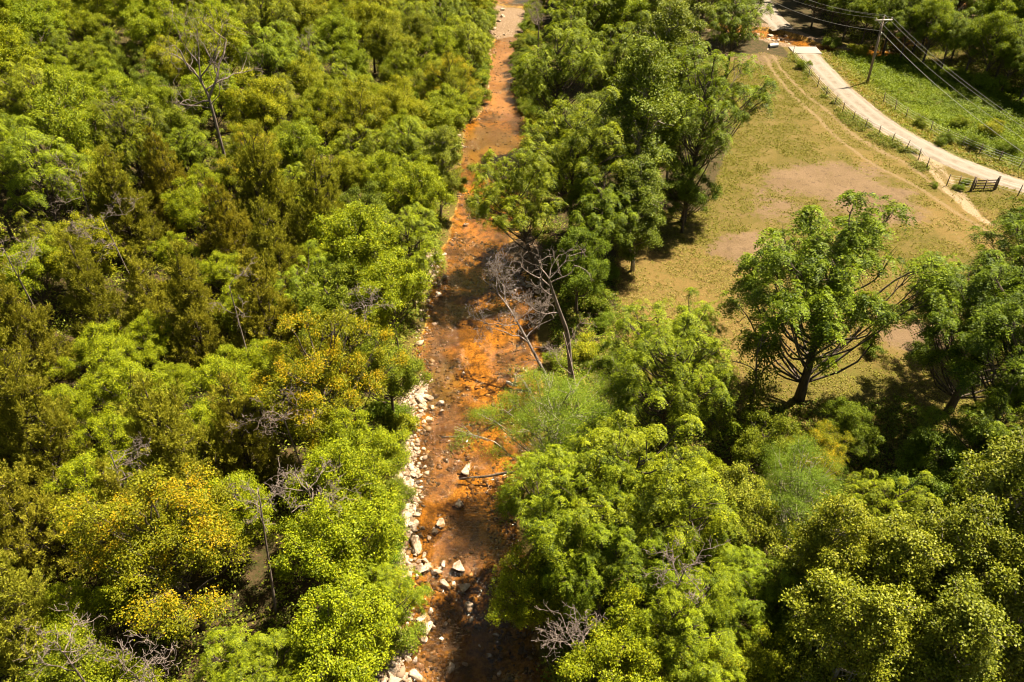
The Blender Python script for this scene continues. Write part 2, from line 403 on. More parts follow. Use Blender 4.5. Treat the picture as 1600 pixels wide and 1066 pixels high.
me = mesh_from('ground', np.stack([X, Y, Z], -1).reshape(-1, 3), GQ, ground_mat(), smooth=True,
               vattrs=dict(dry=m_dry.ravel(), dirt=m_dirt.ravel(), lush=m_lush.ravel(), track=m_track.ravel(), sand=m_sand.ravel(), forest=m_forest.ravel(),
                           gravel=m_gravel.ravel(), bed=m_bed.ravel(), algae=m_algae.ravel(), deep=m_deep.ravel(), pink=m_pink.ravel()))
struct('ground', me)

# water
def water_mat():
    b = NB('creek_water')
    mp = b.n('ShaderNodeMapping'); mp.inputs['Scale'].default_value = (1.0, 1.9, 1); mp.inputs['Rotation'].default_value = (0, 0, .5); b.t.links.new(b.pos(), mp.inputs[0])
    n = b.noise(5.0, 3, .55, mp.outputs[0], .6); n2 = b.noise(.25, 2)
    bp = b.bump(n, b.rng(n2, .4, .6, .3, 1.0), .22)
    t = b.n('ShaderNodeBsdfTransparent'); b.set(t.inputs[0], (.90, .74, .48))
    g = b.n('ShaderNodeBsdfGlossy'); g.inputs['Roughness'].default_value = .10; b.set(g.inputs[0], (1., .97, .92)); b.t.links.new(bp, g.inputs['Normal'])
    fr = b.n('ShaderNodeFresnel'); fr.inputs[0].default_value = 1.33; b.t.links.new(bp, fr.inputs['Normal'])
    mx = b.n('ShaderNodeMixShader'); b.t.links.new(fr.outputs[0], mx.inputs[0]); b.t.links.new(t.outputs[0], mx.inputs[1]); b.t.links.new(g.outputs[0], mx.inputs[2])
    return b.end(mx.outputs[0])
WM = water_mat()
ys = np.arange(12, 175, 1.0)
V = np.array([[xL(y)-.9, y, WZ] for y in ys]+[[xR(y)+.9, y, WZ] for y in ys]); n = len(ys)
struct('creek_water', mesh_from('creek_water', V, np.array([[i, n+i, n+i+1, i+1] for i in range(n-1)]), WM))
tp = np.array(TRIB); T = np.gradient(tp, axis=0); T /= np.linalg.norm(T, axis=1)[:, None]; N = np.stack([-T[:, 1], T[:, 0]], 1)
V = np.concatenate([np.c_[tp+N*2.6, np.full(len(tp), -.42)], np.c_[tp-N*2.6, np.full(len(tp), -.42)]]); n = len(tp)
struct('side_stream_water', mesh_from('side_stream_water', V, np.array([[n+i, n+i+1, i+1, i] for i in range(n-1)]), WM))

# road
def road_mat():
    b = NB('gravel_road'); n3 = b.noise(9, 5, .65); n2 = b.noise(1.2, 5)
    c = b.mix(b.rng(n3, .3, .7), (.125, .102, .078), (.175, .150, .124))
    c = b.mix(b.math('MULTIPLY', b.rng(n2, .4, .65), .8), c, (.11, .085, .06))
    c = b.mix(b.math('MULTIPLY', b.attr('rut'), b.rng(n2, .2, .7)), c, (.20, .175, .148))
    return b.end(b.princ(c, .95, .1, b.bump(n3, .6, .05)))
def ribbon(line, wid, zoff, name, mat, across=9, noise=.7):
    p = np.array(line); T = np.gradient(p, axis=0); T /= np.linalg.norm(T, axis=1)[:, None]+1e-9; N = np.stack([-T[:, 1], T[:, 0]], 1)
    V = []; rut = []
    s = np.linspace(-1, 1, across)
    for i in range(len(p)):
        for q in s:
            ww = wid/2+noise*(fbm(i*.35, q*.8+3, 91)-.5)*(abs(q) > .9)
            xy = p[i]+N[i]*q*ww
            z = max(gz(xy[0], xy[1])+zoff, .02+zoff)+.05*(1-q*q)-(.06 if abs(q) > .9 else 0)
            V.append([xy[0], xy[1], z]); rut.append(1-min(1, abs(abs(q)-.45)/.25))
    a = across
    Q = [[i*a+j, i*a+j+1, (i+1)*a+j+1, (i+1)*a+j] for i in range(len(p)-1) for j in range(a-1)]
    return mesh_from(name, np.array(V), np.array(Q), mat, smooth=True, vattrs=dict(rut=np.array(rut)))
RM = road_mat()
fine = []
for a, b in zip(ROAD[:-1], ROAD[1:]):
    k = max(1, int(np.linalg.norm(b-a)/1.0))
    for j in range(k): fine.append(a+(b-a)*j/k)
fine = np.array(fine); td = np.array([poly_dist(np.array([q[0]]), np.array([q[1]]), TRIB)[0] for q in fine])
near = np.where(td < 3.2)[0]
i0, i1 = near.min(), near.max()
struct('gravel_road', ribbon(fine[i1:], 3.0, .05, 'gravel_road', RM))
struct('far_gravel_road', ribbon(fine[:i0+1], 3.6, .05, 'far_gravel_road', RM))
# concrete lip of the low crossing
c0 = fine[i1+1]; t0 = fine[i1+3]-fine[i1]; ang = math.atan2(t0[1], t0[0])
a = Acc(); box(a, (0, 0, 0), 3.0, 4.0, .34)
V = np.concatenate(a.V); me = mesh_from('crossing_slab', V, BOXQ, simple('worn_concrete', (.19, .16, .13), .85))
o = link('crossing_slab', me); o.location = (c0[0], c0[1], .10); o.rotation_euler = (0, 0, ang)
bv = o.modifiers.new('bevel', 'BEVEL'); bv.width = .08; bv.segments = 2
tag(o, 'pale worn concrete slab where the gravel road meets the side stream', 'slab')

# ------------------------------------------------------------------ foliage building
def unit(v): return v/(np.linalg.norm(v, axis=-1, keepdims=True)+1e-9)
def leaves(cen, axis, nrm, L, W, fold=.12):
    """diamond leaves: cen base (n,3), axis unit (n,3), nrm (n,3)"""
    side = unit(np.cross(axis, nrm)); up = unit(np.cross(side, axis))
    L = np.asarray(L)[:, None]; W = np.asarray(W)[:, None]
    v0 = cen; v1 = cen+axis*L*.45+side*W*.5+up*W*fold; v2 = cen+axis*L-up*L*.12; v3 = cen+axis*L*.45-side*W*.5+up*W*fold
    V = np.stack([v0, v1, v2, v3], 1).reshape(-1, 3)
    Q = np.arange(len(V)).reshape(-1, 4)
    return V, Q
def make_tree(kind, seed, H=13., R=4., hb=.3, nlobe=34, lobe_r=.32, sprays=30, per=32, L=.17, Wf=.55, droop=.2, flat=.55, spread=.42,
              shape='round', tipp=.06, tipclump=0., mat='oak', bark='bark', frond=False, trunk_r=.22, limb_vis=1.0, seed_lean=.0, twigs=0):
    r = np.random.default_rng(seed)
    zc = H*(hb+1)/2; hz = H*(1-hb)/2
    # lobes
    cs = []; tries = 0
    subs = [np.array([.50*cos(a_), .50*sin(a_), r.uniform(-.30, .15), r.uniform(.42, .58)]) for a_ in r.uniform(0, 1)+np.arange(5)*1.257+r.normal(size=5)*.3]+[np.array([r.normal()*.1, r.normal()*.1, .18, .62])]
    md = lobe_r*R*1.08
    while len(cs) < nlobe and tries < 6000:
        tries += 1
        d = unit(r.normal(size=3)); rad = r.uniform(.3, 1.12)**.6
        if shape == 'round':
            sc = subs[r.integers(len(subs))]
            p = sc[:3]*np.array([R, R, hz])+d*rad*np.array([R, R, hz])*sc[3]
            if p[2] < -hz*.75: continue
        elif shape == 'cone':
            t = r.uniform(0, 1)**1.25; rr = R*(1-t)**.75*r.uniform(.25, .92)*.85; an = r.uniform(0, 2*pi)
            p = np.array([cos(an)*rr, sin(an)*rr, -hz*.92+t*2*hz*.93])
        elif shape == 'tall':
            t = r.uniform(0, 1); rr = R*(sin(pi*min(1, t*.85+.12))**.7)*r.uniform(.3, .95)*.8; an = r.uniform(0, 2*pi)
            p = np.array([cos(an)*rr, sin(an)*rr, -hz*.8+t*2*hz*.85])
        elif shape == 'vase':
            t = r.uniform(0, 1); rr = R*(.35+.65*t**.7)*math.sqrt(r.uniform(.05, 1))*.85; an = r.uniform(0, 2*pi)
            p = np.array([cos(an)*rr, sin(an)*rr, -hz*.75+t*hz*1.65*(1-.55*(rr/R)**2)])
        # lopsided outline
        k = 1+.30*sin(2*math.atan2(p[1], p[0])+seed)+.24*sin(3*math.atan2(p[1], p[0])+seed*2.3)
        p[:2] *= k
        if all(np.linalg.norm((p-c)*np.array([1, 1, 1.25])) > md for c in cs): cs.append(p)
    cs = np.array(cs); nl = len(cs)
    lr = R*lobe_r*r.uniform(.5, 1.3, nl)
    cs[:, 2] += zc
    # wood
    tk = Acc(); br = Acc()
    lean = r.normal(size=2)*seed_lean
    zt = np.linspace(0, 1, 9)
    top = H*(.72 if shape in ('round', 'vase') else .95)
    tp = np.c_[lean[0]*zt**1.5*H+.25*np.sin(zt*4+seed)*zt, lean[1]*zt**1.5*H+.25*np.cos(zt*3.1+seed)*zt, zt*top-.3*(zt == 0)]
    tr = trunk_r*(1-.82*zt)+.25*trunk_r*np.exp(-zt*18)
    tube(tk, tp, tr, 8)
    for c, q in zip(cs, lr):
        hd = np.hypot(c[0], c[1])
        za = np.clip(c[2]-hd*r.uniform(.6, 1.1)-.4, H*max(hb, .12)*.75, top*.97)
        s = np.array([np.interp(za, tp[:, 2], tp[:, 0]), np.interp(za, tp[:, 2], tp[:, 1]), za])
        m1 = s+(c-s)*.4+np.array([0, 0, -.12*hd])+r.normal(size=3)*.15; m2 = s+(c-s)*.75+r.normal(size=3)*.18
        pts = smooth_line([s, m1, m2, c+np.array([0, 0, .25*q])], 3)
        r0 = trunk_r*.36*limb_vis*(.6+.4*r.random())
        tube(br, pts, np.linspace(r0, .02, len(pts)), 5, False)
        for _ in range(4):
            e = c+unit(r.normal(size=3)+np.array([0, 0, .5])+.4*unit(c-np.array([0, 0, zc])))*q*.95
            b0 = m2+(c-m2)*r.random()
            tube(br, [b0, (b0+e)/2+r.normal(size=3)*.08, e], [.032, .02, .008], 3, False)
    # sprays
    ns = sprays
    out = np.repeat(unit(cs-np.array([0, 0, zc-hz*.35])), ns, 0)
    d = r.normal(size=(nl*ns, 3))+out*.7+np.array([0, 0, .75]); d = unit(d)
    C0 = np.repeat(cs, ns, 0); LR = np.repeat(lr, ns)
    lump = 1+.25*np.sin(d[:, 0]*5+C0[:, 0]*3)*np.sin(d[:, 1]*5+C0[:, 1]*2)
    sp = C0+d*(LR*lump*r.uniform(.4, 1.28, nl*ns))[:, None]*np.array([1, 1, .68])
    keep = sp[:, 2] > .5
    sp = sp[keep]; d = d[keep]; out = out[keep]; S = len(sp)
    stone = np.clip(r.normal(.5, .2, S), 0, 1)            # tone of each spray
    lobf = np.repeat((r.random(nl) < .55)*1.6, ns)[keep]
    stip = (r.random(S) < tipclump*lobf*np.clip(.35+d[:, 2], 0, 1.2))*r.uniform(.4, 1, S)
    dn = unit(d*.6+np.array([0, 0, .8])+r.normal(size=(S, 3))*.35)
    n = S*per
    SP = np.repeat(sp, per, 0); DN = np.repeat(dn, per, 0); DD = np.repeat(d, per, 0)
    if frond:      # compound leaves: arching fronds that carry leaflets on both sides
        nf = 7; pl = per//nf
        tot = S*nf
        an = r.uniform(0, 2*pi, tot); fd = unit(np.c_[np.cos(an), np.sin(an), r.uniform(-.35, .5, tot)]+np.repeat(d, nf, 0)*.55)
        fl = spread*r.uniform(.75, 1.25, tot)
        t = np.tile(np.linspace(.12, 1, pl), tot)
        FD = np.repeat(fd, pl, 0); FL = np.repeat(fl, pl)
        base = np.repeat(np.repeat(sp, nf, 0)+r.normal(size=(tot, 3))*.05, pl, 0)+FD*(FL*t)[:, None]
        base[:, 2] -= droop*FL*t**2*1.5
        sgn = np.where(np.arange(tot*pl) % 2 == 0, 1., -1.)
        sd_ = unit(np.cross(FD, np.array([0, 0, 1.])))
        ax = unit(FD*.55+sd_*sgn[:, None]+np.array([0, 0, -.25])+r.normal(size=(tot*pl, 3))*.15)
        nm = unit(np.array([0, 0, .8])+FD*.75+r.normal(size=(tot*pl, 3))*.3)
        n = tot*pl
        V, Q = leaves(base, ax, nm, L*r.uniform(.8, 1.2, n), L*Wf*r.uniform(.8, 1.2, n))
        tone = np.repeat(np.repeat(stone, nf), pl); tip = np.repeat(np.repeat(stip, nf), pl)
    elif kind == 'cedar':
        t = r.random(n); ax0 = unit(DD*.8+np.array([0, 0, .75]))
        base = SP+ax0*(spread*(t-.3))[:, None]*1.3+r.normal(size=(n, 3))*(.10*(1.2-t))[:, None]
        ax = unit(ax0+r.normal(size=(n, 3))*.42)
        nm = unit(r.normal(size=(n, 3))*.8+DD*.4+[.2, .1, .6])
        V, Q = leaves(base, ax, nm, L*r.uniform(.7, 1.3, n), L*Wf*r.uniform(.7, 1.3, n))
        tone = np.repeat(stone, per); tip = np.repeat(stip, per)
    else:
        off = r.normal(size=(n, 3))*spread*.5
        off -= DN*np.sum(off*DN, 1, keepdims=True)*flat
        base = SP+off; base[:, 2] -= droop*np.sum(off**2, 1)
        ax = unit(unit(off)*.9+r.normal(size=(n, 3))*.5-np.array([0, 0, droop*.6]))
        nm = unit(DN*.55+unit(off+DN*spread*.25)*.9+r.normal(size=(n, 3))*.3)
        V, Q = leaves(base, ax, nm, L*r.uniform(.65, 1.25, n), L*Wf*r.uniform(.75, 1.2, n))
        tone = np.repeat(stone, per); tip = np.repeat(stip, per)
    nq = len(Q)
    tone = np.clip(tone+r.normal(0, .2, nq), 0, 1)
    tip = np.clip(np.where(r.random(nq) < (.12+.75*tip), tip, 0)*r.uniform(.5, 1, nq)+(r.random(nq) < tipp)*r.uniform(.3, .9, nq), 0, 1)
    nm_ = {'gold': 'gold'}.get(kind, kind)
    crown = mesh_from(nm_+'_crown', V, Q, M[mat], dict(tone=tone, tip=tip))
    Rm = float(np.percentile(np.hypot(V[:, 0]-V[:, 0].mean(), V[:, 1]-V[:, 1].mean()), 98)); Hm = float(np.percentile(V[:, 2], 99.5))
    return dict(trunk=tk.mesh(nm_+'_trunk', M[bark], True), branches=br.mesh(nm_+'_branches', M[bark], True), crown=crown, R=Rm, H=Hm, zc=zc)

SPEC = dict(
    oak=dict(mat='oak', H=13, R=4.0, hb=.28, nlobe=60, lobe_r=.23, sprays=22, per=30, L=.17, Wf=.62, spread=.36, flat=.35, tipp=.05),
    oakb=dict(mat='oak', H=12, R=3.6, hb=.28, nlobe=50, lobe_r=.26, sprays=26, per=28, L=.15, Wf=.6, spread=.32, flat=.3, tipp=.04),
    gold=dict(mat='gold', H=14, R=4.2, hb=.28, nlobe=64, lobe_r=.22, sprays=22, per=38, L=.125, Wf=.6, spread=.34, flat=.3, tipp=.03, tipclump=.40),
    walnut=dict(mat='walnut', H=14, R=4.4, nlobe=60, lobe_r=.22, sprays=11, per=77, L=.15, Wf=.42, spread=.50, droop=.6, frond=True, shape='round', tipp=.03, hb=.22),
    walnutopen=dict(mat='walnut', H=13, R=4.6, nlobe=74, lobe_r=.20, sprays=11, per=77, L=.15, Wf=.45, spread=.5, droop=.55, frond=True, shape='round', tipp=.03, hb=.08, trunk_r=.28, limb_vis=.9, seed_lean=.03),
    sycamore=dict(mat='sycamore', H=16, R=4.2, nlobe=64, lobe_r=.20, sprays=24, per=34, L=.15, Wf=.75, spread=.38, flat=.2, tipp=.12, shape='tall', bark='palebark', hb=.15),
    locust=dict(mat='locust', H=12, R=4.6, nlobe=56, lobe_r=.22, sprays=20, per=50, L=.11, Wf=.36, spread=.55, droop=.25, flat=.6, tipp=.05, bark='palebark'),
    cedar=dict(mat='cedar', H=10, R=3.1, nlobe=70, lobe_r=.22, sprays=18, per=52, L=.15, Wf=.28, spread=.46, shape='cone', hb=.06, tipp=.10, trunk_r=.16),
    maple=dict(mat='maple', H=12, R=3.6, hb=.28, nlobe=54, lobe_r=.24, sprays=24, per=28, L=.15, Wf=.72, spread=.32, flat=.25, tipp=.06),
)
PROTO = {}
for kind, nvar in dict(oak=2, oakb=2, gold=2, walnut=2, walnutopen=2, sycamore=2, locust=1, cedar=3, maple=2).items():
    for k in range(nvar):
        PROTO.setdefault(kind, []).append(make_tree(kind, 100+k*7+len(kind)*13+ord(kind[0]), **SPEC[kind]))
# shrub
def make_shrub(seed, mat, frond=False):
    return make_tree('shrub', seed, H=2.2, R=1.5, hb=.02, nlobe=14, lobe_r=.42, sprays=20, per=22, L=.16, Wf=.6, spread=.4, mat=mat, trunk_r=.05, tipp=.08)
PROTO['shrub'] = [make_shrub(3, 'weed'), make_shrub(9, 'oak'), make_shrub(14, 'weed')]
NAME = dict(oak='oak_tree', oakb='oak_tree', gold='yellow_tipped_tree', walnut='walnut_tree', walnutopen='walnut_tree', sycamore='sycamore_tree', locust='locust_tree', cedar='cedar_tree', maple='maple_tree', shrub='shrub')
TREES = []     # dicts for labelling
def tree_at(x, y, kind, R, H, label=None, tint=None, var=None, rz=None, group=None, cat=None):
    ps = PROTO[kind]; p = ps[var % len(ps)] if var is not None else ps[random.randrange(len(ps))]
    o = bpy.data.objects.new(NAME[kind], None); C.objects.link(o); o.empty_display_size = .5
    o.location = (x, y, gz(x, y)-.05); o.rotation_euler = (random.uniform(-.03, .03), random.uniform(-.03, .03), random.uniform(0, 6.28) if rz is None else rz)
    s = R/p['R']; H = min(H, p['H']*s*1.12); o.scale = (s, s, H/p['H'])
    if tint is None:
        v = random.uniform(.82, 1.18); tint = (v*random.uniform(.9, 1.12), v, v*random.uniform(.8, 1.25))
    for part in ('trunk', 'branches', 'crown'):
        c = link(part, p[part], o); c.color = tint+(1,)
    o['category'] = cat or ('shrub' if kind == 'shrub' else 'tree')
    if group: o['group'] = group
    if label: o['label'] = label
    TREES.append(dict(o=o, x=x, y=y, R=R, H=H, kind=kind, label=label, tint=tint))
    return o
def tree_px(px, py, kind, R, H, label=None, tint=None, var=None, rz=None, fc=.62, cat=None, group=None):
    z = 0; R *= 1 if kind == 'shrub' else (1.03 if py < 420 and kind != 'walnutopen' else .92)
    H = min(H, 1.12*R*min(p['H']/p['R'] for p in PROTO[kind]))
    for _ in range(4):
        q = P(px, py, H*fc+z); z = gz(q[0], q[1])
    X_, tilt = float(q[0]), 0.
    if q[1] < 140 and kind != 'shrub':
        l_, r_ = float(xL(q[1])), float(xR(q[1]))
        if (l_+r_)/2 < X_ < r_+.9: tilt = -min(.34, (r_+.9-X_)/(H*.55)); X_ = r_+.9
        elif l_-.9 < X_ <= (l_+r_)/2: tilt = min(.34, (X_-l_+.9)/(H*.55)); X_ = l_-.9
    o = tree_at(X_, q[1], kind, R, H, label, tint, var, rz, group, cat)
    if tilt: o.rotation_euler = (mathutils.Matrix.Rotation(tilt, 3, 'Y') @ mathutils.Matrix.Rotation(o.rotation_euler[2], 3, 'Z')).to_euler()
    return o

# ------------------------------------------------------------------ named trees on the right of the creek
tree_px(806, 318, 'walnut', 4.0, 13, 'bright green tree leaning over the creek just above the bleached snag', (1, 1, 1), 0)
tree_px(898, 235, 'walnut', 5.0, 16, 'large rounded green tree whose shadow darkens the green pool', (1, 1, 1), 1)
tree_px(1000, 190, 'sycamore', 4.4, 17, 'tallest grey-green large-leaved tree in the middle grove, pasture behind it', (.85, .95, .8), 0)
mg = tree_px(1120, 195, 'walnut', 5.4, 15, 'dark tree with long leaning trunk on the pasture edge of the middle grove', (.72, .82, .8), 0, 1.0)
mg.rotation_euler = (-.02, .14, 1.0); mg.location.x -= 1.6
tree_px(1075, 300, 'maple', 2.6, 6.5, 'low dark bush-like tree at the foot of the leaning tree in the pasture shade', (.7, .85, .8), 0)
tree_px(872, 115, 'walnut', 4.6, 13, 'green tree on the right bank beside the ford of the creek', (.95, 1, 1), 0)
tree_px(965, 100, 'walnut', 4.8, 14, 'green tree behind the tall grey-green one in the middle grove', (.9, .95, .9), 1)
tree_px(1045, 95, 'sycamore', 4.6, 15, 'speckled large-leaved tree at the upper pasture corner', (.9, .95, .8), 1)
tree_px(900, 30, 'walnut', 4.6, 13, 'green tree just right of the dark snag by the white gravel bar', (1, 1.05, .9), 0)
tree_px(975, 28, 'oak', 4.8, 13, 'bright tree at the top of the middle grove, second from the snag', (.85, .95, .9), 0)
tree_px(1050, 22, 'sycamore', 4.8, 14, 'large-leaved tree at the top edge, left of the dark road tree', (.85, .9, .8), 0)
tree_px(1150, 28, 'walnut', 4.8, 12, 'dark spreading tree beside the road crossing with its trunk in shade', (.8, .9, .8), 1, 2)
tree_px(1175, -30, 'walnut', 5, 13, 'dark green tree behind the spreading tree at the crossing', (.8, .85, .8), 1)
tree_px(1105, -25, 'walnut', 5, 13, 'dark green tree at the top edge, above the spreading tree at the crossing', (.8, .9, .8), 1)
tree_px(935, 330, 'walnut', 3.8, 10, 'dark green tree low in the middle grove above the tall snag', (.8, .9, .9), 1)
tree_px(1000, 320, 'sycamore', 3.2, 10, 'shorter speckled tree at the lower side of the middle grove', (.8, .9, .8), 1)
tree_px(905, 410, 'maple', 2.8, 9, 'small dark tree behind the tall twin-trunked snag', (.8, .95, .9), 0)
# lower right
tree_px(862, 665, 'locust', 4.6, 8.5, 'feathery pale green tree reaching over the creek below the snags', (1.1, 1.15, 1), 0, .4)
tree_px(1050, 590, 'walnut', 4.3, 12, 'dense green tree at the lower left corner of the pasture', (.9, .95, .9), 0)
tree_px(970, 600, 'locust', 2.6, 7, 'small feathery tree between the snags and the dense pasture-corner tree', (.95, 1, .9), 0, 2)
tree_px(1000, 765, 'walnut', 4.6, 13, 'broad bright green tree right of the feathery creek tree', (1.1, 1.08, 1), 1)
tree_px(872, 792, 'walnut', 3.8, 13, 'green tree overhanging the creek at the fallen log', (.95, 1, .9), 0)
tree_px(838, 925, 'oakb', 3.1, 12, 'yellow-green tree overhanging the shaded lower creek', (1.0, 1.0, .9), 0)
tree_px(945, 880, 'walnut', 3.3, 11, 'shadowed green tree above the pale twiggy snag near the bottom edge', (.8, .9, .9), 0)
tree_px(1075, 860, 'walnut', 3.3, 12, 'green tree with bare twigs poking through, lower right woods', (.95, 1, .9), 1)
tree_px(1045, 985, 'walnut', 3.2, 12, 'green tree right of the pale twiggy snag near the bottom edge', (1, 1.05, .9), 0)
tree_px(960, 1050, 'oak', 3.0, 9, 'bright leafy tree on the bottom edge below the pale twiggy snag', (1, 1, .9), 1)
tree_px(1100, 1060, 'oakb', 3.1, 12, 'yellow-green tree on the bottom edge, right of the middle', (1.05, 1, .9), 0)
tree_px(1142, 805, 'maple', 3.0, 12, 'pale blue-green tree with fine leaves in the lower right woods', (1.35, 1.25, 1.7), 1)
tree_px(1240, 790, 'locust', 3.8, 12, 'feathery blue-green tree in the middle of the lower right woods', (.95, 1.05, 1.3), 0)
tree_px(1195, 700, 'maple', 2.6, 8, 'rounded green tree below the thin leafy snag at the pasture', (1.05, 1.05, .9), 0)
tree_px(1270, 722, 'gold', 2.6, 9, 'yellowish tree at the lower edge of the pasture', (1.05, 1, .8), 1)
tree_px(1322, 668, 'maple', 2.1, 6, 'small dark round tree standing at the bottom of the pasture', (.9, 1, 1.0), 1)
tree_px(1390, 800, 'walnut', 2.6, 11, 'small bright tree beside the deep shade at lower right', (1.15, 1.15, 1), 1)
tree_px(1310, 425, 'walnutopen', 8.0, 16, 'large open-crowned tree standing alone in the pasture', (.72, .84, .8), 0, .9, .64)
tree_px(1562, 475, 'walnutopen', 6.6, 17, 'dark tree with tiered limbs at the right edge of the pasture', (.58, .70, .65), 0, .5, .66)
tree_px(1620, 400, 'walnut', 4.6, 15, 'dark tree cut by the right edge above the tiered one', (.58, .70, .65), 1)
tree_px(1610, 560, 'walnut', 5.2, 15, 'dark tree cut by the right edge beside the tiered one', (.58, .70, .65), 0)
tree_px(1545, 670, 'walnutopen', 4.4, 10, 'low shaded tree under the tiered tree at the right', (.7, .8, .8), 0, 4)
tree_px(1450, 730, 'maple', 3.0, 6, 'dark shaded low tree at the lower right pasture edge', (.65, .8, .8), 0)  # tint darkened so the leaves carry the shade of the surrounding trees
tree_px(1560, 830, 'sycamore', 3.6, 16, 'large-leaved glinting tree at the right edge of the lower woods', (1.0, .98, .95), 0)
tree_px(1470, 910, 'sycamore', 3.2, 14, 'large-leaved tree left of the glinting one on the right edge', (1.0, .98, .9), 1)
tree_px(1600, 960, 'sycamore', 3.4, 16, 'large-leaved tree in the lower right corner', (1.0, .98, .9), 1)
tree_px(1390, 930, 'sycamore', 2.9, 13, 'pale large-leaved tree below the small bright tree', (1.15, 1.1, .9), 0)
tree_px(1300, 890, 'sycamore', 2.9, 12, 'pale speckled tree below the feathery blue-green one', (1.2, 1.12, .85), 1)
tree_px(1240, 960, 'maple', 2.9, 11, 'green tree left of the pale speckled tree near the bottom edge', (1.05, 1.05, .9), 0)
tree_px(1330, 1020, 'sycamore', 2.9, 13, 'pale sunlit large-leaved tree on the bottom edge', (1.2, 1.15, .85), 0)
tree_px(1460, 1040, 'sycamore', 3.0, 14, 'large-leaved tree on the bottom edge near the right corner', (.95, .95, .85), 0)
tree_px(1190, 1040, 'oakb', 2.8, 12, 'yellow-green tree on the bottom edge right of the second one there', (1, .98, .9), 0)
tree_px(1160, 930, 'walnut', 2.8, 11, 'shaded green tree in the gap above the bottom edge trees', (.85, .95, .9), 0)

# gold trees on the left bank and other named ones
tree_px(500, 600, 'gold', 5.0, 14, 'tall tree with orange-yellow tips at the left bank', (1.05, 1, .9), 0)
tree_px(262, 850, 'gold', 4.8, 14, 'wide orange-yellow speckled tree in the lower left woods', (1, .95, .9), 1)
tree_px(690, 255, 'sycamore', 2.6, 9, 'slim pale tree with an upright crown on the left bank of the green pool', (1.1, 1.1, .9), 1)
tree_px(700, 130, 'gold', 3.8, 10, 'yellowish tree overhanging the creek below the ford', (1.05, 1.08, .8), 1)

for px, py, kd, R, H, lab in [(662, 322, 'oak', 3.3, 8.5, 'bright yellow-green tree leaning over the bank below the green pool'), (640, 400, 'walnut', 3.2, 8.5, 'bright tree on the left bank across from the shaded gravel bar'),
        (612, 468, 'oak', 3.3, 8.5, 'green tree overhanging the left bank across from the snags'), (605, 578, 'maple', 2.7, 8, 'dark-sided green tree between the orange-tipped tree and the water'),
        (556, 700, 'oakb', 2.7, 8, 'green tree on the left bank beside the upper rubble heap'), (528, 775, 'oakb', 3.0, 8.5, 'yellow-green tree on the bank above the white rubble strip'),
        (536, 870, 'oak', 3.0, 8.5, 'rounded yellow-green tree beside the lower rubble heap'), (588, 950, 'walnut', 2.5, 7, 'green tree touching the water at the lower left bank'),
        (560, 1030, 'oak', 3.0, 8.5, 'green tree at the bottom edge left of the white shore rocks'), (718, 70, 'oakb', 3.6, 8, 'bright tree at the left end of the ford'),
        (690, 30, 'walnut', 3.8, 9, 'green tree left of the white gravel bar'), (640, 235, 'walnut', 3.6, 9, 'rich green tree left of the slim pale pool tree'), (712, 185, 'oak', 3.2, 7.5, 'yellow-green tree hanging over the head of the green pool'),
        (560, 400, 'oak', 3.6, 10, 'yellow-green tree second from the water across from the gravel bar'), (520, 470, 'maple', 3.2, 10, 'grey-green tree behind the left bank trees across from the snags')]:
    z = 0
    for _ in range(4): q = P(px, py, H*.58+z); z = gz(q[0], q[1])
    tree_at(min(q[0], float(xL(q[1]))-(2.4 if 690 < py < 900 else 1.0)), q[1], kd, R, H, lab, (1.02, 1.05, .9))
for i, (px, py) in enumerate([(1320, 66), (1350, 72), (1385, 84), (1410, 98), (1445, 106), (1475, 114), (1510, 126), (1540, 138), (1570, 150), (1600, 162), (1635, 176), (1270, 48), (1300, 50), (1365, 60), (1430, 88), (1490, 100), (1560, 128), (1610, 140)]):
    q = P(px, py); R = 3.0+.9*((i*7) % 5)/5
    tree_at(q[0], q[1]+1, ['maple', 'oakb', 'walnut'][i % 3], R, R*(3.4 if i % 3 else 2.3), None, (.85, .95, .9))
# ------------------------------------------------------------------ filling the woods
placed = [(t['x'], t['y'], t['R']) for t in TREES]
for px, py, h, rr in [(325, 160, 8.5, 2.2), (330, 200, 6, 2.4), (482, 762, 9, 2.6), (482, 800, 6, 1.6), (215, 1048, 11, 1.6), (905, 1010, 8, 2.0), (905, 1060, 3, 1.5), (842, 30, 6, 2), (165, 345, 10, 1.4), (10, 395, 10, 1.4), (445, 650, 8, 1.2), (570, 480, 8, 1.4),
                      (1062, 893, 11, 1.2), (870, 520, 2, 3.0), (900, 570, 1, 2.4), (790, 20, 0, 3.0)]:
    q = P(px, py, h); placed.append((q[0], q[1], rr))
def try_place(x, y, R, k=.63):
    for a, b, c in placed:
        if (a-x)**2+(b-y)**2 < (k*(R+c))**2: return False
    placed.append((x, y, R)); return True
CEDAR = [(90, 560, 190, 150), (300, 640, 130, 130), (50, 820, 150, 160), (200, 450, 150, 100), (400, 330, 130, 70), (240, 270, 90, 70), (210, 700, 190, 90), (510, 320, 70, 60), (420, 430, 80, 80), (90, 700, 160, 120), (60, 620, 120, 120), (330, 520, 90, 80)]
def cedar_w(px, py):
    return max(0, 1-min(math.hypot((px-a)/c, (py-b)/d) for a, b, c, d in CEDAR))
r2 = random.Random(77)
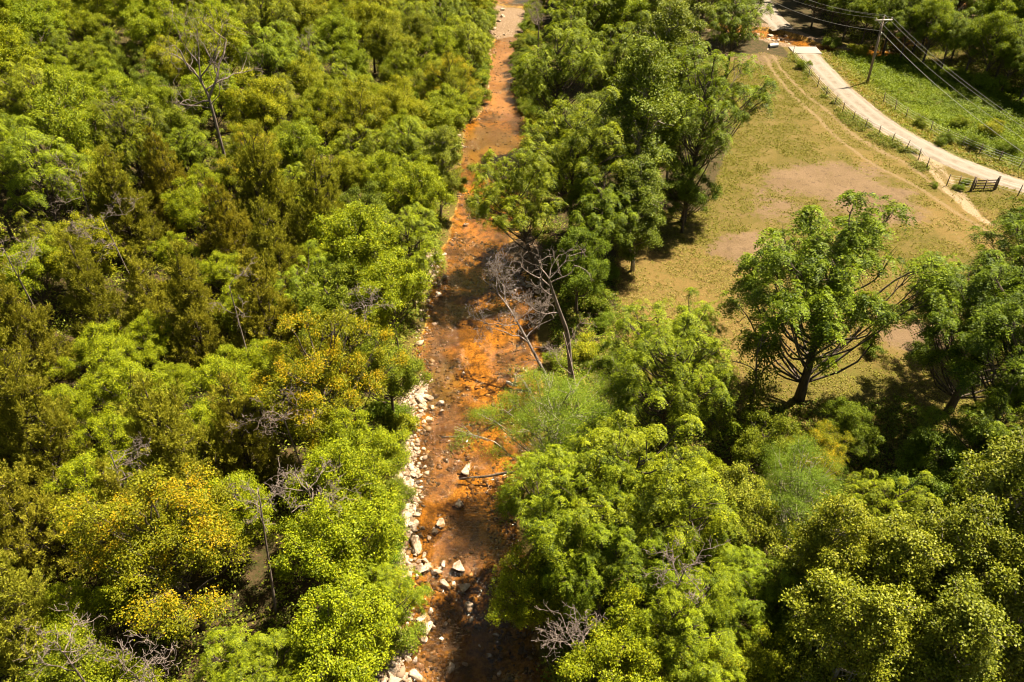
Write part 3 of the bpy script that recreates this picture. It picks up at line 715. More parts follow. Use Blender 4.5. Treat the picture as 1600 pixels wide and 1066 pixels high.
for _ in range(5000):        # cedars first, where they dominate
    y = r2.uniform(14, 130); x = r2.uniform(-80, -3); z = 7+gz(x, y); px, py = project((x, y, z)); cw = cedar_w(px, py)
    if cw < .08 or x > float(xL(y))-6: continue
    if r2.random() > .15+cw*1.3: continue
    R = r2.uniform(2.4, 3.4)
    if r2.random() < .33 and try_place(x, y, R*.7, .57): tree_at(x, y, 'oakb', R*.75, R*2.9, None, (1.1, 1.12, .95)); continue
    if try_place(x, y, R, .60):
        v = r2.uniform(.85, 1.15); tree_at(x, y, 'cedar', R, R*r2.uniform(3.1, 3.7), None, (v*r2.uniform(.95, 1.1), v, v))
for _ in range(15000):
    y = r2.uniform(8, 150); x = r2.uniform(-105, 3)
    px, py = project((x, y, 8))
    if not (-90 < px < 800 and -130 < py < 1170): continue
    l = float(xL(y)); by = project((l, y, 0))[1]; rub = 610 < by < 930
    if x > l-(2.8 if rub else 1.6): continue
    cw = cedar_w(px, py)
    near_bank = l-x < 7
    if cw > .12 and r2.random() < .5 and not near_bank: kind = 'cedar'
    else:
        kind = r2.choices(['oak', 'oakb', 'maple', 'gold', 'walnut'], [.38, .28, .12, .04 if px > 250 else .01, .22])[0]
    R = {'cedar': r2.uniform(2.4, 3.4), 'maple': r2.uniform(2.3, 3.3)}.get(kind, r2.uniform(2.4, 3.9))
    if y < 35: R *= .85
    if near_bank: R = min(R, 3.2)
    if x+R*.7 > l+(-.6 if rub else 1.3): continue
    if not try_place(x, y, R): continue
    H = {'cedar': R*2.9*r2.uniform(.9, 1.15)}.get(kind, R*3.4*r2.uniform(.78, 1.2))
    tree_at(x, y, kind, R, H)
nleft = len(TREES)
# woods to the right of the road and beyond
for _ in range(6000):
    y = r2.uniform(78, 165); x = r2.uniform(40, 125)
    base = project((x, y, 0))
    # keep behind the foot line of the far woods
    foot = np.interp(base[0], [1200, 1290, 1380, 1480, 1600, 1750], [20, 52, 92, 118, 158, 215])
    if base[1] > foot or base[0] < 1245 or base[0] > 1760 or base[1] < -75: continue
    if poly_dist(np.array([x]), np.array([y]), ROAD)[0] < 5.5: continue
    R = r2.uniform(3.4, 5.0); H = R*2.9*r2.uniform(.85, 1.1)
    if not try_place(x, y, R, .58): continue
    v = r2.uniform(.75, 1.0)
    tree_at(x, y, r2.choice(['walnut', 'oakb', 'maple', 'walnut', 'oak']), R, H, None, (v*.85, v, v*.9))
# trees beyond the top edge, middle
for _ in range(1500):
    y = r2.uniform(118, 165); x = r2.uniform(7, 45)
    if x < float(xR(y))+5: continue
    if poly_dist(np.array([x]), np.array([y]), ROAD)[0] < 6 or (len(TRIB) and poly_dist(np.array([x]), np.array([y]), TRIB)[0] < 3): continue
    if in_poly(np.array([x]), np.array([y]), PAST)[0]: continue
    R = r2.uniform(3.6, 4.8)
    if try_place(x, y, R, .6): tree_at(x, y, r2.choice(['walnut', 'oakb', 'oak']), R, R*2.9)
# understory of the middle grove and the banks
GR = px2w([(850, 60), (1060, 90), (1110, 180), (1060, 330), (950, 400), (850, 420), (850, 250)])
k_ = 0
for _ in range(600):
    y = r2.uniform(50, 135); x = r2.uniform(2, 32)
    if x < float(xR(y))+1.4 or not in_poly(np.array([x]), np.array([y]), GR)[0]: continue
    R = r2.uniform(1.5, 2.3)
    if try_place(x, y, R, .34): tree_at(x, y, r2.choice(['maple', 'oakb', 'shrub']), R, R*2.2, None, (.85, .95, .9)); k_ += 1
    if k_ > 26: break
for _ in range(500):
    y = r2.uniform(70, 140); x = float(xL(y))-r2.uniform(.6, 2.2); R = r2.uniform(1.1, 1.8)
    if try_place(x, y, R, .4): tree_at(x, y, r2.choice(['shrub', 'oakb', 'shrub']), R, R*1.8)
for _ in range(500):
    y = r2.uniform(70, 140); x = float(xR(y))+r2.uniform(.4, 1.6); R = r2.uniform(1.1, 1.7)
    if try_place(x, y, R, .4): tree_at(x, y, r2.choice(['shrub', 'maple', 'shrub']), R, R*1.8)
# lower right gaps
PASTB = [P(a, b)[:2] for a, b in [(958, 350), (965, 480), (985, 590), (1120, 640), (1250, 660), (1420, 640), (1760, 620), (1900, 400), (1600, 300), (1195, 82), (1060, 110), (1100, 330), (1000, 330)]]
for _ in range(4000):
    y = r2.uniform(9, 72); x = r2.uniform(-2, 48)
    px, py = project((x, y, 5))
    if px > 1720 or py > 1180: continue
    if x < float(xR(y))+2.8: continue
    if in_poly(np.array([x]), np.array([y]), PASTB)[0]: continue
    b = project((x, y, 0))
    if 1100 < b[0] < 1520 and b[1] < 850: continue
    if b[0] < 1000 and 380 < b[1] < 650: continue
    R = r2.uniform(2.2, 3.2)
    if not try_place(x, y, R, .68): continue
    tree_at(x, y, r2.choice(['walnut', 'maple', 'oakb', 'sycamore']), R, R*2.9)

# ------------------------------------------------------------------ bare trees
def grow(acc, p, d, length, rad, lev, r, up=.15, crook=.28, kids=(3, 5), minr=.010):
    n = 5; pts = [np.array(p, float)]; q = np.array(d, float)
    for i in range(n):
        q = unit(q+r.normal(size=3)*crook+np.array([0, 0, up*.5])); pts.append(pts[-1]+q*length/n)
    r1 = max(minr, rad*.45)
    tube(acc, pts, np.linspace(rad, r1, n+1), 6 if rad > .08 else (4 if rad > .03 else 3), False)
    if lev == 0: return
    k = r.integers(*kids)+1
    for i in range(k):
        t = r.uniform(.3, 1) if i else 1.0
        f = t*n; a = min(int(f), n-1); s = pts[a]+(pts[a+1]-pts[a])*(f-a)
        side = unit(r.normal(size=3)); nd = unit(unit(pts[a+1]-pts[a])*.75+side*.8+np.array([0, 0, up]))
        grow(acc, s, nd, length*r.uniform(.42, .66), max(minr, rad*.6*r.uniform(.5, .85)), lev-1, r, up, crook, kids, minr)
def snag(path, r0, branches, label, seed, mat='deadwood', name='dead_tree', lev=2, up=.1, crook=.3, group=None, kids=(2, 4)):
    """path: (x,y,z) world points of the trunk; branches: (t, dir, length, radius)"""
    r = np.random.default_rng(seed); path = [np.array(p, float) for p in path]; b0 = path[0].copy()
    pts = np.array(smooth_line([p-b0 for p in path], 5))
    e = empty(name, tuple(b0), label, 'dead tree', group)
    a = Acc(); pts[0][2] -= .3; tube(a, pts, np.linspace(r0, r0*.3, len(pts)), 8); link('trunk', a.mesh('trunk', M[mat], True), e)
    for (t, d, L, rr) in branches:
        i = t*(len(pts)-1); k = min(int(i), len(pts)-2); s = pts[k]+(pts[k+1]-pts[k])*(i-k)
        a = Acc(); grow(a, s, unit(np.array(d, float)), L, rr, lev, r, up, crook, kids)
        link('branch', a.mesh('branch', M[mat], True), e)
    return e
def W3(px, py, z): return P(px, py, z)
snag([W3(862, 604, -.1), W3(843, 568, 1.4), W3(822, 528, 3.0), W3(798, 486, 4.4), W3(776, 456, 5.4)], .13,
     [(.45, (-1, .2, .5), 2.73, 0.064), (.5, (.9, .5, .5), 2.42, 0.056), (.62, (-1, -.5, .2), 2.57, 0.056), (.66, (.9, .1, .7), 2.26, 0.048), (.75, (-.8, .4, .5), 2.42, 0.048), (.85, (.3, .8, .7), 2.1, 0.04), (.95, (-.6, .2, 1), 2.1, 0.04), (1, (-.1, .3, 1), 1.93, 0.036), (.4, (.9, -.2, .3), 1.93, 0.04)],
     'bleached grey-pink dead tree with a wide twiggy head leaning over the creek', 4, lev=4, kids=(2, 4), crook=.30)
snag([W3(893, 605, -.1), W3(890, 560, 2.4), W3(886, 520, 4.6), W3(872, 480, 7), W3(862, 450, 8.8), W3(858, 436, 9.8)], .19,
     [(.55, (-.9, .3, .5), 2.26, 0.056), (.7, (-.9, .1, .5), 1.93, 0.048), (.8, (-.7, .3, .8), 2.1, 0.064), (.88, (.9, .2, .5), 1.93, 0.056), (1, (-.8, .1, .8), 1.93, 0.056), (1, (.5, .3, 1), 1.77, 0.048), (.98, (0, .2, 1), 1.61, 0.04), (.35, (.9, .2, .5), 1.61, 0.032)],
     'tall thick bare snag with a forked top right of the leaning dead tree', 8, lev=2, kids=(2, 4), crook=.25)
snag([W3(905, 650, -.1), W3(898, 600, 2.0), W3(890, 560, 3.8), W3(880, 520, 5.6)], .11,
     [(.3, (.9, .5, .5), 1.61, 0.032), (.45, (-.9, .2, .3), 1.52, 0.032), (.8, (.6, .3, .7), 1.29, 0.024)],
     'thin dark dead trunk standing just in front of the thick snag', 12, 'deaddark', lev=2)
# upper left snag, standing above the woods
b = W3(328, 158, 11.0); x, y = b[0], b[1]; g = gz(x, y)
zf = 11.0; zt_ = zf
while project((x, y, zt_))[1] > 92: zt_ += .1
snag([(x+.4, y, g), (x+.1, y, g+(zf-g)*.5), (x, y, zf), (x-.3, y, (zf+zt_)/2), (x-.1, y+.2, zt_)], .17,
     [(.50, (-1, 0, .25), 3.6, .09), (.52, (1, .1, .9), 5.2, .12), (.55, (-.8, .2, 1.0), 4.2, .09), (.6, (.9, 0, .7), 3.6, .08), (.66, (-.5, .2, 1), 3.6, .08), (.78, (.6, .3, 1), 3.4, .07), (.9, (-.5, .3, 1), 2.8, .06), (1, (.2, .2, 1), 2.6, .05), (.46, (-1, -.2, .1), 2.6, .05), (.48, (.9, -.2, .4), 2.6, .05)],
     'tall bare grey snag standing above the upper left woods', 21, lev=3, crook=.24, kids=(2, 4))
def snag_px(px, py, h, label, seed, mat='deadwood', sc=1., n=6, r0=.10, lev=3, base=.35, group=None):
    """a bare tree whose bare head shows at the pixel; h its height"""
    z = 0; h *= .88; r0 *= .8
    for _ in range(3):
        q = P(px, py, h*.82+z); z = gz(q[0], q[1])
    r = np.random.default_rng(seed); ln = r.normal(size=2)*.8
    pth = [(q[0]+ln[0]*(t-.8), q[1]+ln[1]*(t-.8), z+h*t*.85) for t in (0, .35, .7, 1)]
    br = [(r.uniform(.7, 1), (r.normal(), r.normal()*.8, r.uniform(.2, .9)), sc*r.uniform(.9, 1.6), r0*.34) for _ in range(n)]
    return snag(pth, r0, br, label, seed, mat, lev=lev, group=group)
snag_px(482, 762, 11, 'pale bare branches in a dark gap below the orange-tipped left bank tree', 31, n=7, sc=1.2, r0=.12)
snag_px(215, 1050, 12, 'grey bare branches at the bottom edge of the lower left woods', 34, n=6, sc=1.1)
snag_px(108, 1030, 11.5, 'thin bare branches in the lower left corner', 35, n=5)
snag_px(905, 1010, 9, 'pale twiggy snag in the shade near the bottom edge', 36, n=9, sc=1.1, r0=.10)
snag_px(1062, 893, 11.5, 'bare twigs poking out of the lower right woods', 38, n=6, sc=1.1, r0=.09)
snag_px(842, 30, 7, 'dark bent snag beside the white gravel bar at the top', 39, 'deaddark', 1.5, 9, r0=.16, lev=3)
snag_px(165, 345, 12.5, 'curled bare branches in the left woods below the tall snag', 41, n=6, sc=1.2)
snag_px(10, 395, 12, 'bleached bare branches cut by the left edge', 42, n=6, sc=1.3)
snag_px(120, 275, 10.5, 'bare limb rising from a crown near the left edge', 43, n=5, sc=1.2)
snag_px(75, 205, 10.5, 'short bare twigs in the upper left woods', 44, n=4, sc=1.)
snag_px(445, 650, 10, 'reddish bare branches left of the orange-tipped bank tree', 45, 'deaddark', n=6, sc=1.2)
snag_px(360, 455, 11, 'forked white dead branch in the middle of the left woods', 46, n=3, sc=1.1)
snag_px(570, 480, 10, 'grey twigs in a shadowed gap beside the left bank', 47, n=7, sc=1.1)
snag_px(175, 722, 11, 'small grey dead twigs above the speckled lower left tree', 48, n=4)
snag_px(400, 775, 11, 'bare limb left of the pale bare branches', 49, n=4)
snag_px(480, 60, 12, 'bare twigs among the crowns at the upper left', 50, n=4, sc=1)
snag_px(180, 165, 12.5, 'thin bare limbs left of the tall bare snag', 51, n=5, sc=1.2)
# thin snag with leaves at the pasture
q = W3(1168, 655, 0)
e = snag([(q[0], q[1], 0), W3(1180, 600, 2.6), W3(1182, 565, 4.4), W3(1185, 535, 6)], .10,
     [(.4, (.9, .6, .5), 3.2, .05), (.55, (.9, .9, .6), 3.2, .05), (.5, (-.8, .3, .8), 2.4, .045), (.75, (-.4, .3, 1), 1.8, .04), (.85, (.6, .3, 1), 2.2, .04), (1, (.2, .3, 1), 1.6, .03)],
     'thin half-dead sapling with sparse leaves in front of the lone pasture tree', 61, lev=1, crook=.18)
r = np.random.default_rng(5); S = 150
t = r.random(S); base = np.array([[0, 0, .8]])+np.c_[r.normal(size=S)*.5*(.5+t)+t*.6, r.normal(size=S)*.5*(.5+t)+t*1.0, t*5.4]
cc = np.repeat(base, 10, 0)+r.normal(size=(S*10, 3))*.16
V, Q = leaves(cc, unit(r.normal(size=cc.shape)), unit(r.normal(size=cc.shape)+[0, 0, .8]), r.uniform(.12, .22, len(cc)), r.uniform(.1, .16, len(cc)))
link('foliage', mesh_from('foliage', V, Q, M['maple'], dict(tone=r.random(len(Q)), tip=(r.random(len(Q)) < .1)*.5)), e)

# ------------------------------------------------------------------ rocks
def ico():
    import bmesh
    bm = bmesh.new(); bmesh.ops.create_icosphere(bm, subdivisions=3, radius=1)
    V = np.array([v.co[:] for v in bm.verts]); F = np.array([[v.index for v in f.verts] for f in bm.faces]); bm.free(); return V, F
IV, IF = ico()
def rock_mesh(seed, flat=.6):
    r = np.random.default_rng(seed); V = IV.copy()
    for _ in range(9):
        n = unit(r.normal(size=3)); d = r.uniform(.28, .66); s = V@n-d; V = V-np.outer(np.clip(s, 0, None), n)
    V += r.normal(size=V.shape)*.018
    V *= np.array([1, r.uniform(.6, .95), flat*r.uniform(.8, 1.2)])/np.abs(V).max(0)*np.abs(V).max()
    return mesh_from('rock', V/np.abs(V[:, 0]).max(), IF, M['rock'])
ROCKS = [rock_mesh(200+i, .55 if i % 2 else .7) for i in range(9)]
def rock(px, py, wpx, label=None, group=None, tint=None, z=None, flat=1., name='rock'):
    q = P(px, py, WZ+.1); g = gz(q[0], q[1]); depth = CAM_H/(sin(PITCH)+(py-533)/FPX*cos(PITCH)); s = wpx*1.3/FPX*depth/2
    o = link(name, ROCKS[random.randrange(len(ROCKS))])
    zz = max(g+s*.22, WZ-s*.12) if z is None else z
    o.location = (q[0], q[1], zz); o.scale = (s, s, s*flat)
    o.rotation_euler = (random.uniform(-.2, .2), random.uniform(-.2, .2), random.uniform(0, 6.28))
    v = random.uniform(.85, 1.15) if tint is None else tint; o.color = (v, v*.98, v*.95, 1)
    tag(o, label, 'rock', group); return o
NR = [(729, 731, 21, 'largest pale round boulder alone in the middle of the creek above the log'), (716, 786, 19, 'pale rounded boulder in midstream below the fallen log'),
      (690, 813, 17, 'blocky pale rock in the water left of midstream'), (679, 829, 14, 'pale rock of a touching pair near the left rubble, the upper one'), (670, 838, 9, 'small pale rock of a touching pair near the left rubble, the lower one'),
      (647, 773, 15, 'brown-topped rock on the water edge of the left rubble strip'), (655, 743, 9, 'small pale oval rock at the top of the left rubble strip'),
      (650, 851, 24, 'large flat white slab on the left bank'), (668, 884, 17, 'pale slab at the left end of the row of boulders across the creek'), (682, 891, 15, 'second boulder from the left bank in the row across the creek'),
      (716, 884, 19, 'blocky pale boulder in midstream at the shade edge'), (696, 911, 15, 'tan boulder just inside the shade, left of midstream'), (725, 916, 17, 'grey boulder in midstream shade'),
      (733, 946, 14, 'tan flat rock in the shaded riffle'), (659, 964, 20, 'dark mossy boulder in the shaded water by the left bank'), (665, 980, 22, 'long grey boulder touching the mossy one'),
      (660, 997, 13, 'tan rock below the long grey boulder'), (652, 1055, 22, 'squared pale boulder at the bottom edge of the creek'), (703, 1046, 18, 'pale flat boulder in deep shade at the bottom edge'),
      (727, 1035, 8, 'small pale rock right of the flat boulder in deep shade'), (649, 1030, 9, 'pale rock on the left shore near the bottom edge'), (638, 1027, 10, 'tan rock hidden beside shore plants near the bottom edge'),
      (724, 581, 8, 'small white rock alone in the sunlit middle of the creek'), (695, 431, 12, 'pale rock by the left bank upstream of the leaning dead tree'), (722, 229, 11, 'white rock on the left shore of the green pool'),
      (716, 212, 8, 'smaller white rock on the left shore above the green pool'), (729, 348, 9, 'white rock on the left shore below the green pool'), (668, 619, 15, 'pale blocky rock at the water side of the upper rubble heap'),
      (657, 612, 15, 'pale rock at the top of the upper rubble heap'), (688, 627, 11, 'pale rock set off to the right of the upper rubble heap'), (654, 650, 12, 'upright pale rock just below the upper rubble heap'),
      (660, 628, 18, 'largest slab in the upper rubble heap'), (658, 888, 18, 'tall pale boulder in the left bank heap beside the row of boulders'), (643, 884, 12, 'pale rock left of the tall heap boulder'),
      (676, 976, 8, 'small grey stone against the long grey boulder'), (806, 880, 9, 'pale rock on the right shore at the shade edge'), (690, 640, 7, 'small dark-sided stone below the offset rock')]
for a in NR: rock(*a)
r3 = random.Random(9)
def rubble(n, fn, size, label, group):
    for _ in range(n):
        px, py = fn(); rock(px, py, r3.uniform(*size), label, group)
rubble(30, lambda: (lambda y: (np.interp(y, [700, 740, 800, 850, 900], [641, 644, 648, 648, 640])+r3.gauss(-3, 4.5), y))(r3.uniform(700, 905)), (5, 13), 'pale limestone rock among many in the white rubble strip on the left shore', 'rocks of the left shore rubble strip')
rubble(22, lambda: (r3.gauss(660, 11), r3.gauss(622, 14)), (5, 12), 'pale rock among many in the upper rubble heap on the left shore', 'rocks of the upper rubble heap')
rubble(24, lambda: (r3.gauss(652, 14), r3.gauss(884, 12)), (5, 12), 'pale rock among many in the heap at the left end of the boulder row', 'rocks of the lower rubble heap')
rubble(22, lambda: (r3.uniform(585, 645), r3.uniform(1020, 1075)), (7, 20), 'white rock among many on the shore at the bottom edge', 'white rocks on the bottom shore')
rubble(14, lambda: (r3.gauss(683, 7), r3.uniform(395, 470)), (4, 10), 'small pale rock on the left shore upstream of the snags', 'small rocks on the upper left shore')
rubble(14, lambda: (r3.uniform(640, 780), r3.uniform(900, 1060)), (4, 10), 'small tan rock breaking the shaded water', 'small rocks in the shaded riffle')
rubble(12, lambda: (r3.gauss(835, 12), r3.gauss(445, 8)), (5, 11), 'pale rock on the shaded right shore behind the snags', 'rocks on the shaded right shore')
rubble(16, lambda: (r3.gauss(1212, 18), r3.gauss(66, 8)), (4, 9), 'brown rock beside the side stream at the road crossing', 'rocks at the road crossing')
rubble(12, lambda: (r3.uniform(740, 790), r3.uniform(15, 55)), (4, 9), 'pale stone on the white gravel bar at the top', 'stones on the white gravel bar')

# cobbles under the water and small rubble: stuff
def stones(pos, size, name, mat, label, tone, tip=None, flat=.55):
    r = np.random.default_rng(3); n = len(pos)
    import bmesh
    bm = bmesh.new(); bmesh.ops.create_icosphere(bm, subdivisions=1, radius=1)
    V0 = np.array([v.co[:] for v in bm.verts]); F0 = np.array([[v.index for v in f.verts] for f in bm.faces]); bm.free()
    an = r.uniform(0, 6.28, n); ca, sa = np.cos(an), np.sin(an)
    V = V0[None]*(1+r.normal(size=(n, len(V0), 1))*.24)*size[:, None, None]*np.array([1, .75, flat])
    Vx = V[..., 0]*ca[:, None]-V[..., 1]*sa[:, None]; Vy = V[..., 0]*sa[:, None]+V[..., 1]*ca[:, None]
    V = np.stack([Vx, Vy, V[..., 2]], -1)+pos[:, None]
    F = F0[None]+(np.arange(n)*len(V0))[:, None, None]
    return stuff(name, mesh_from(name, V.reshape(-1, 3), F.reshape(-1, 3), M[mat], dict(tone=np.repeat(tone, len(F0)), tip=np.repeat(tip if tip is not None else np.zeros(n), len(F0)))), label, 'stones')
r = np.random.default_rng(8)
n = 11000; yy = 14+(r.random(n)**1.5)*110; t = r.random(n); xl = xL(yy); xr = xR(yy); xx = xl-.2+(xr-xl+.2)*t**1.25
dens = fbm(xx*.5, yy*.35, 61, 3); k = (dens > .42) & (r.random(n) > sstep(55, 80, yy)*.75)
xx, yy = xx[k], yy[k]; sz = r.gamma(2.0, .034, len(xx))+.03
stones(np.c_[xx, yy, terrain(xx, yy)+sz*.02], sz, 'creek_cobbles', 'cobble', 'brown and orange cobbles scattered over the creek bed', np.clip(r.beta(.8, 1.1, len(xx)), 0, 1), (r.random(len(xx)) < .06)*.8)
n = 9000; yy = 14+(r.random(n)**1.4)*110; xl = xL(yy); xx = xl+r.normal(-.45, .5, n)
k = (fbm(xx*.4, yy*.25, 62, 2) > .36) & (r.random(n) < np.interp(yy, YB, WB)); xx, yy = xx[k], yy[k]; sz = r.gamma(2.2, .035, len(xx))+.03
stones(np.c_[xx, yy, terrain(xx, yy)+sz*.2], sz, 'bank_rubble', 'rubble', 'small white rubble strewn along the left shore', r.random(len(xx)))

# fallen logs
def log(p, q, r0, label, mat='bark', name='fallen_log'):
    p = np.array(p); q = np.array(q); a = Acc(); L = q-p
    pts = [L*t+np.array([0, 0, .05*sin(t*9)]) for t in np.linspace(0, 1, 8)]
    tube(a, pts, np.linspace(r0, r0*.6, 8), 8)
    e = empty(name, tuple(p), label, 'log'); link('trunk', a.mesh('trunk', M[mat], True), e)
    a = Acc(); rr = np.random.default_rng(int(p[0]*100) % 999)
    for t in (.3, .55, .8): grow(a, L*t, unit(L/np.linalg.norm(L)*.5+rr.normal(size=3)*.5+[0, 0, .3]), .8, r0*.3, 1, rr)
    link('branch', a.mesh('branch', M[mat], True), e)
log(P(806, 738, .35), P(718, 749, -.35), .09, 'dark fallen log jutting from the right bank into the creek', 'bark')
log(P(792, 598, -.3), P(808, 604, -.3), .13, 'short white log end lying at the right edge of the sunlit creek', 'palebark')
log(P(690, 684, -.35), P(740, 680, -.35), .05, 'thin shadow line shaped as a branch across the creek below the upper rubble', 'bark')  # thin dark log modelled where a shadow line crosses the creek
log(P(826, 745, .6), P(850, 715, 2.4), .12, 'pale broken trunk leaning among the feathery tree on the right bank', 'palebark')
# ------------------------------------------------------------------ shrubs on the banks and in the pasture
SH = [(560, 770, 1.5, 'low bright bush on the left bank above the rubble strip'), (585, 800, 1.2, 'small green bush beside the bare bank soil'), (600, 960, 1.6, 'green bush reaching to the water on the lower left bank'),
      (620, 1000, 1.3, 'green bush at the waterline near the bottom left shore'), (570, 1010, 1.7, 'broad green bush on the lower left bank'), (610, 720, 1.3, 'green bush at the top of the left rubble strip'),
      (630, 660, 1.3, 'dark green bush beside the upper rubble heap'), (600, 640, 1.5, 'green bush behind the upper rubble heap'), (932, 468, 1.7, 'bright yellow-green bush at the pasture edge right of the snags'),
      (945, 500, 1.2, 'lower green bush beside the pasture edge right of the snags'), (915, 545, 1.3, 'green bush behind the tall snag'), (940, 565, 1.0, 'small bush among dry weeds right of the snag'),
      (865, 560, 1.1, 'low green bush between the two snags'), (1000, 600, 1.0, 'small bush at the lower left corner of the pasture'), (950, 425, 1.3, 'bush at the foot of the middle grove by the pasture'),
      (1255, 100, 1.1, 'rounded bush on the fence line near the crossing'), (1345, 78, 1.6, 'tall green bush across the side stream from the road'), (1300, 68, 1.5, 'green bush on the far side of the side stream'),
      (1480, 215, 1.3, 'bright green bush behind the far roadside fence'), (1525, 222, 1.5, 'second bright bush behind the far roadside fence'), (1575, 230, 1.6, 'bright green bush behind the fence near the right edge'),
      (1550, 200, 1.5, 'green bush at the edge of the woods shade'), (1440, 186, 1.3, 'green bush at the upper end of the far fence'), (1500, 190, 1.4, 'green bush in front of the far woods shade'),
      (1550, 130, 2.2, 'green vine-covered bush under the power lines'), (1500, 118, 1.8, 'pale green bush below the power lines, left of the vine-covered one'), (1460, 288, .5, 'dark little bush at the end of the near roadside fence'), (1500, 292, .6, 'round weedy bush left of the wooden gate'), (1509, 283, .55, 'weedy bush above the wooden gate'),
      (1365, 545, .9, 'low bush in the pasture below the lone tree'), (1300, 560, .8, 'weed clump in the pasture shade of the lone tree')]
SH += [(622, 760, 1.0, 'small green bush at the upper end of the white rubble strip'), (612, 830, 1.2, 'green bush beside the widest part of the white rubble strip'), (598, 880, 1.4, 'green bush left of the lower rubble heap'), (608, 790, 1.0, 'low bush between the bank trees and the white rubble strip'), (622, 930, 1.3, 'green bush at the lower end of the lower rubble heap')]
for px, py, R, lab in SH: tree_px(px, py, 'shrub', R, R*1.35, lab, fc=.5)

# ------------------------------------------------------------------ grass, weeds, undergrowth (stuff)
def blades(x, y, h, wd, name, mat, label, tone, tip, cat='grass', per=4, spread=.12):
    r = np.random.default_rng(len(x)); n = len(x)*per
    X0 = np.repeat(x, per)+r.normal(size=n)*spread; Y0 = np.repeat(y, per)+r.normal(size=n)*spread
    Z0 = terrain(X0, Y0)
    ax = unit(np.c_[r.normal(size=n)*.45, r.normal(size=n)*.45, np.ones(n)]); nm = unit(r.normal(size=(n, 3))+[0, 0, .2])
    V, Q = leaves(np.c_[X0, Y0, Z0-.02], ax, nm, np.repeat(h, per)*r.uniform(.6, 1.3, n), np.repeat(wd, per))
    return stuff(name, mesh_from(name, V, Q, M[mat], dict(tone=np.clip(np.repeat(tone, per)+r.normal(0, .15, n), 0, 1), tip=np.clip(np.repeat(tip, per), 0, 1))), label, cat)
def clumps(x, y, rad, hgt, name, mat, label, tone, tip, cat='plants', per=16, L=.17):
    r = np.random.default_rng(len(x)); n = len(x)*per
    d = unit(r.normal(size=(n, 3))+[0, 0, .4]); d[:, 2] = np.abs(d[:, 2]); RR = np.repeat(rad, per); HH = np.repeat(hgt, per)
    k = r.uniform(.5, 1.05, n)
    X0 = np.repeat(x, per)+d[:, 0]*RR*k; Y0 = np.repeat(y, per)+d[:, 1]*RR*k; Z0 = terrain(X0, Y0)+d[:, 2]*HH*k
    ax = unit(np.c_[d[:, 0], d[:, 1], r.uniform(-.3, .6, n)]+r.normal(size=(n, 3))*.4); nm = unit(d*.6+[0, 0, .7]+r.normal(size=(n, 3))*.35)
    V, Q = leaves(np.c_[X0, Y0, Z0], ax, nm, L*r.uniform(.6, 1.4, n), L*.6*r.uniform(.7, 1.3, n))
    return stuff(name, mesh_from(name, V, Q, M[mat], dict(tone=np.clip(np.repeat(tone, per)+r.normal(0, .2, n), 0, 1), tip=np.clip(np.repeat(tip, per), 0, 1))), label, cat)
def scatter(pxpoly, n, seed):
    r = np.random.default_rng(seed); W = np.array(px2w(pxpoly)); lo = W.min(0); hi = W.max(0)
    x = r.uniform(lo[0], hi[0], n); y = r.uniform(lo[1], hi[1], n); k = in_poly(x, y, W); return x[k], y[k]
def sample(mask, x, y):
    i = np.clip(np.searchsorted(gx, x), 0, len(gx)-1); j = np.clip(np.searchsorted(gy, y), 0, len(gy)-1); return mask[j, i]
pp = [(958, 350), (965, 480), (985, 590), (1120, 690), (1420, 700), (1700, 640), (1800, 400), (1600, 300), (1500, 280), (1430, 240), (1330, 180), (1240, 95), (1195, 82), (1110, 95), (1150, 200), (1100, 330), (1000, 330)]
x, y = scatter(pp, 90000, 1); bare = sample(np.clip(m_dirt+m_track+m_sand, 0, 1), x, y); dry = sample(m_dry, x, y)
k = (fbm(x*.5, y*.5, 81, 4)+.25*rng.random(len(x)) > .50+.10*dry) & (rng.random(len(x)) > bare*1.05); x, y, dry = x[k], y[k], dry[k]
clumps(x, y, rng.uniform(.05, .20, len(x)), rng.uniform(.02, .07, len(x)), 'pasture_grass', 'straw', 'short dry and green grass of the pasture', np.clip(.25+.5*dry+rng.normal(0, .2, len(x)), 0, 1), np.clip(dry*.6-.15+rng.normal(0, .25, len(x)), 0, 1), 'grass', 7, .12)
# verge weeds both sides of the road, along fences
x, y = scatter([(1235, 80), (1300, 75), (1420, 90), (1600, 140), (1760, 200), (1760, 310), (1600, 285), (1480, 243), (1370, 182), (1320, 140), (1275, 95)], 22000, 2)
lu = fbm(x*.25, y*.25, 85, 3); rd = poly_dist(x, y, ROAD); k = rd > 1.9; x, y, lu, rd = x[k], y[k], lu[k], rd[k]
hh = np.where(fbm(x*.5, y*.5, 87, 3) > .52, 1.6, .7)
clumps(x, y, rng.uniform(.15, .5, len(x)), rng.uniform(.1, .55, len(x))*(.3+.7*sstep(2, 6, rd))*hh, 'verge_weeds', 'weed', 'rank green weeds between the road and the far woods', np.clip(lu*1.2-.1, 0, 1), np.clip((1-sstep(2, 6, rd))*rng.random(len(x))*1.2, 0, 1), 'weeds', 15, .19)
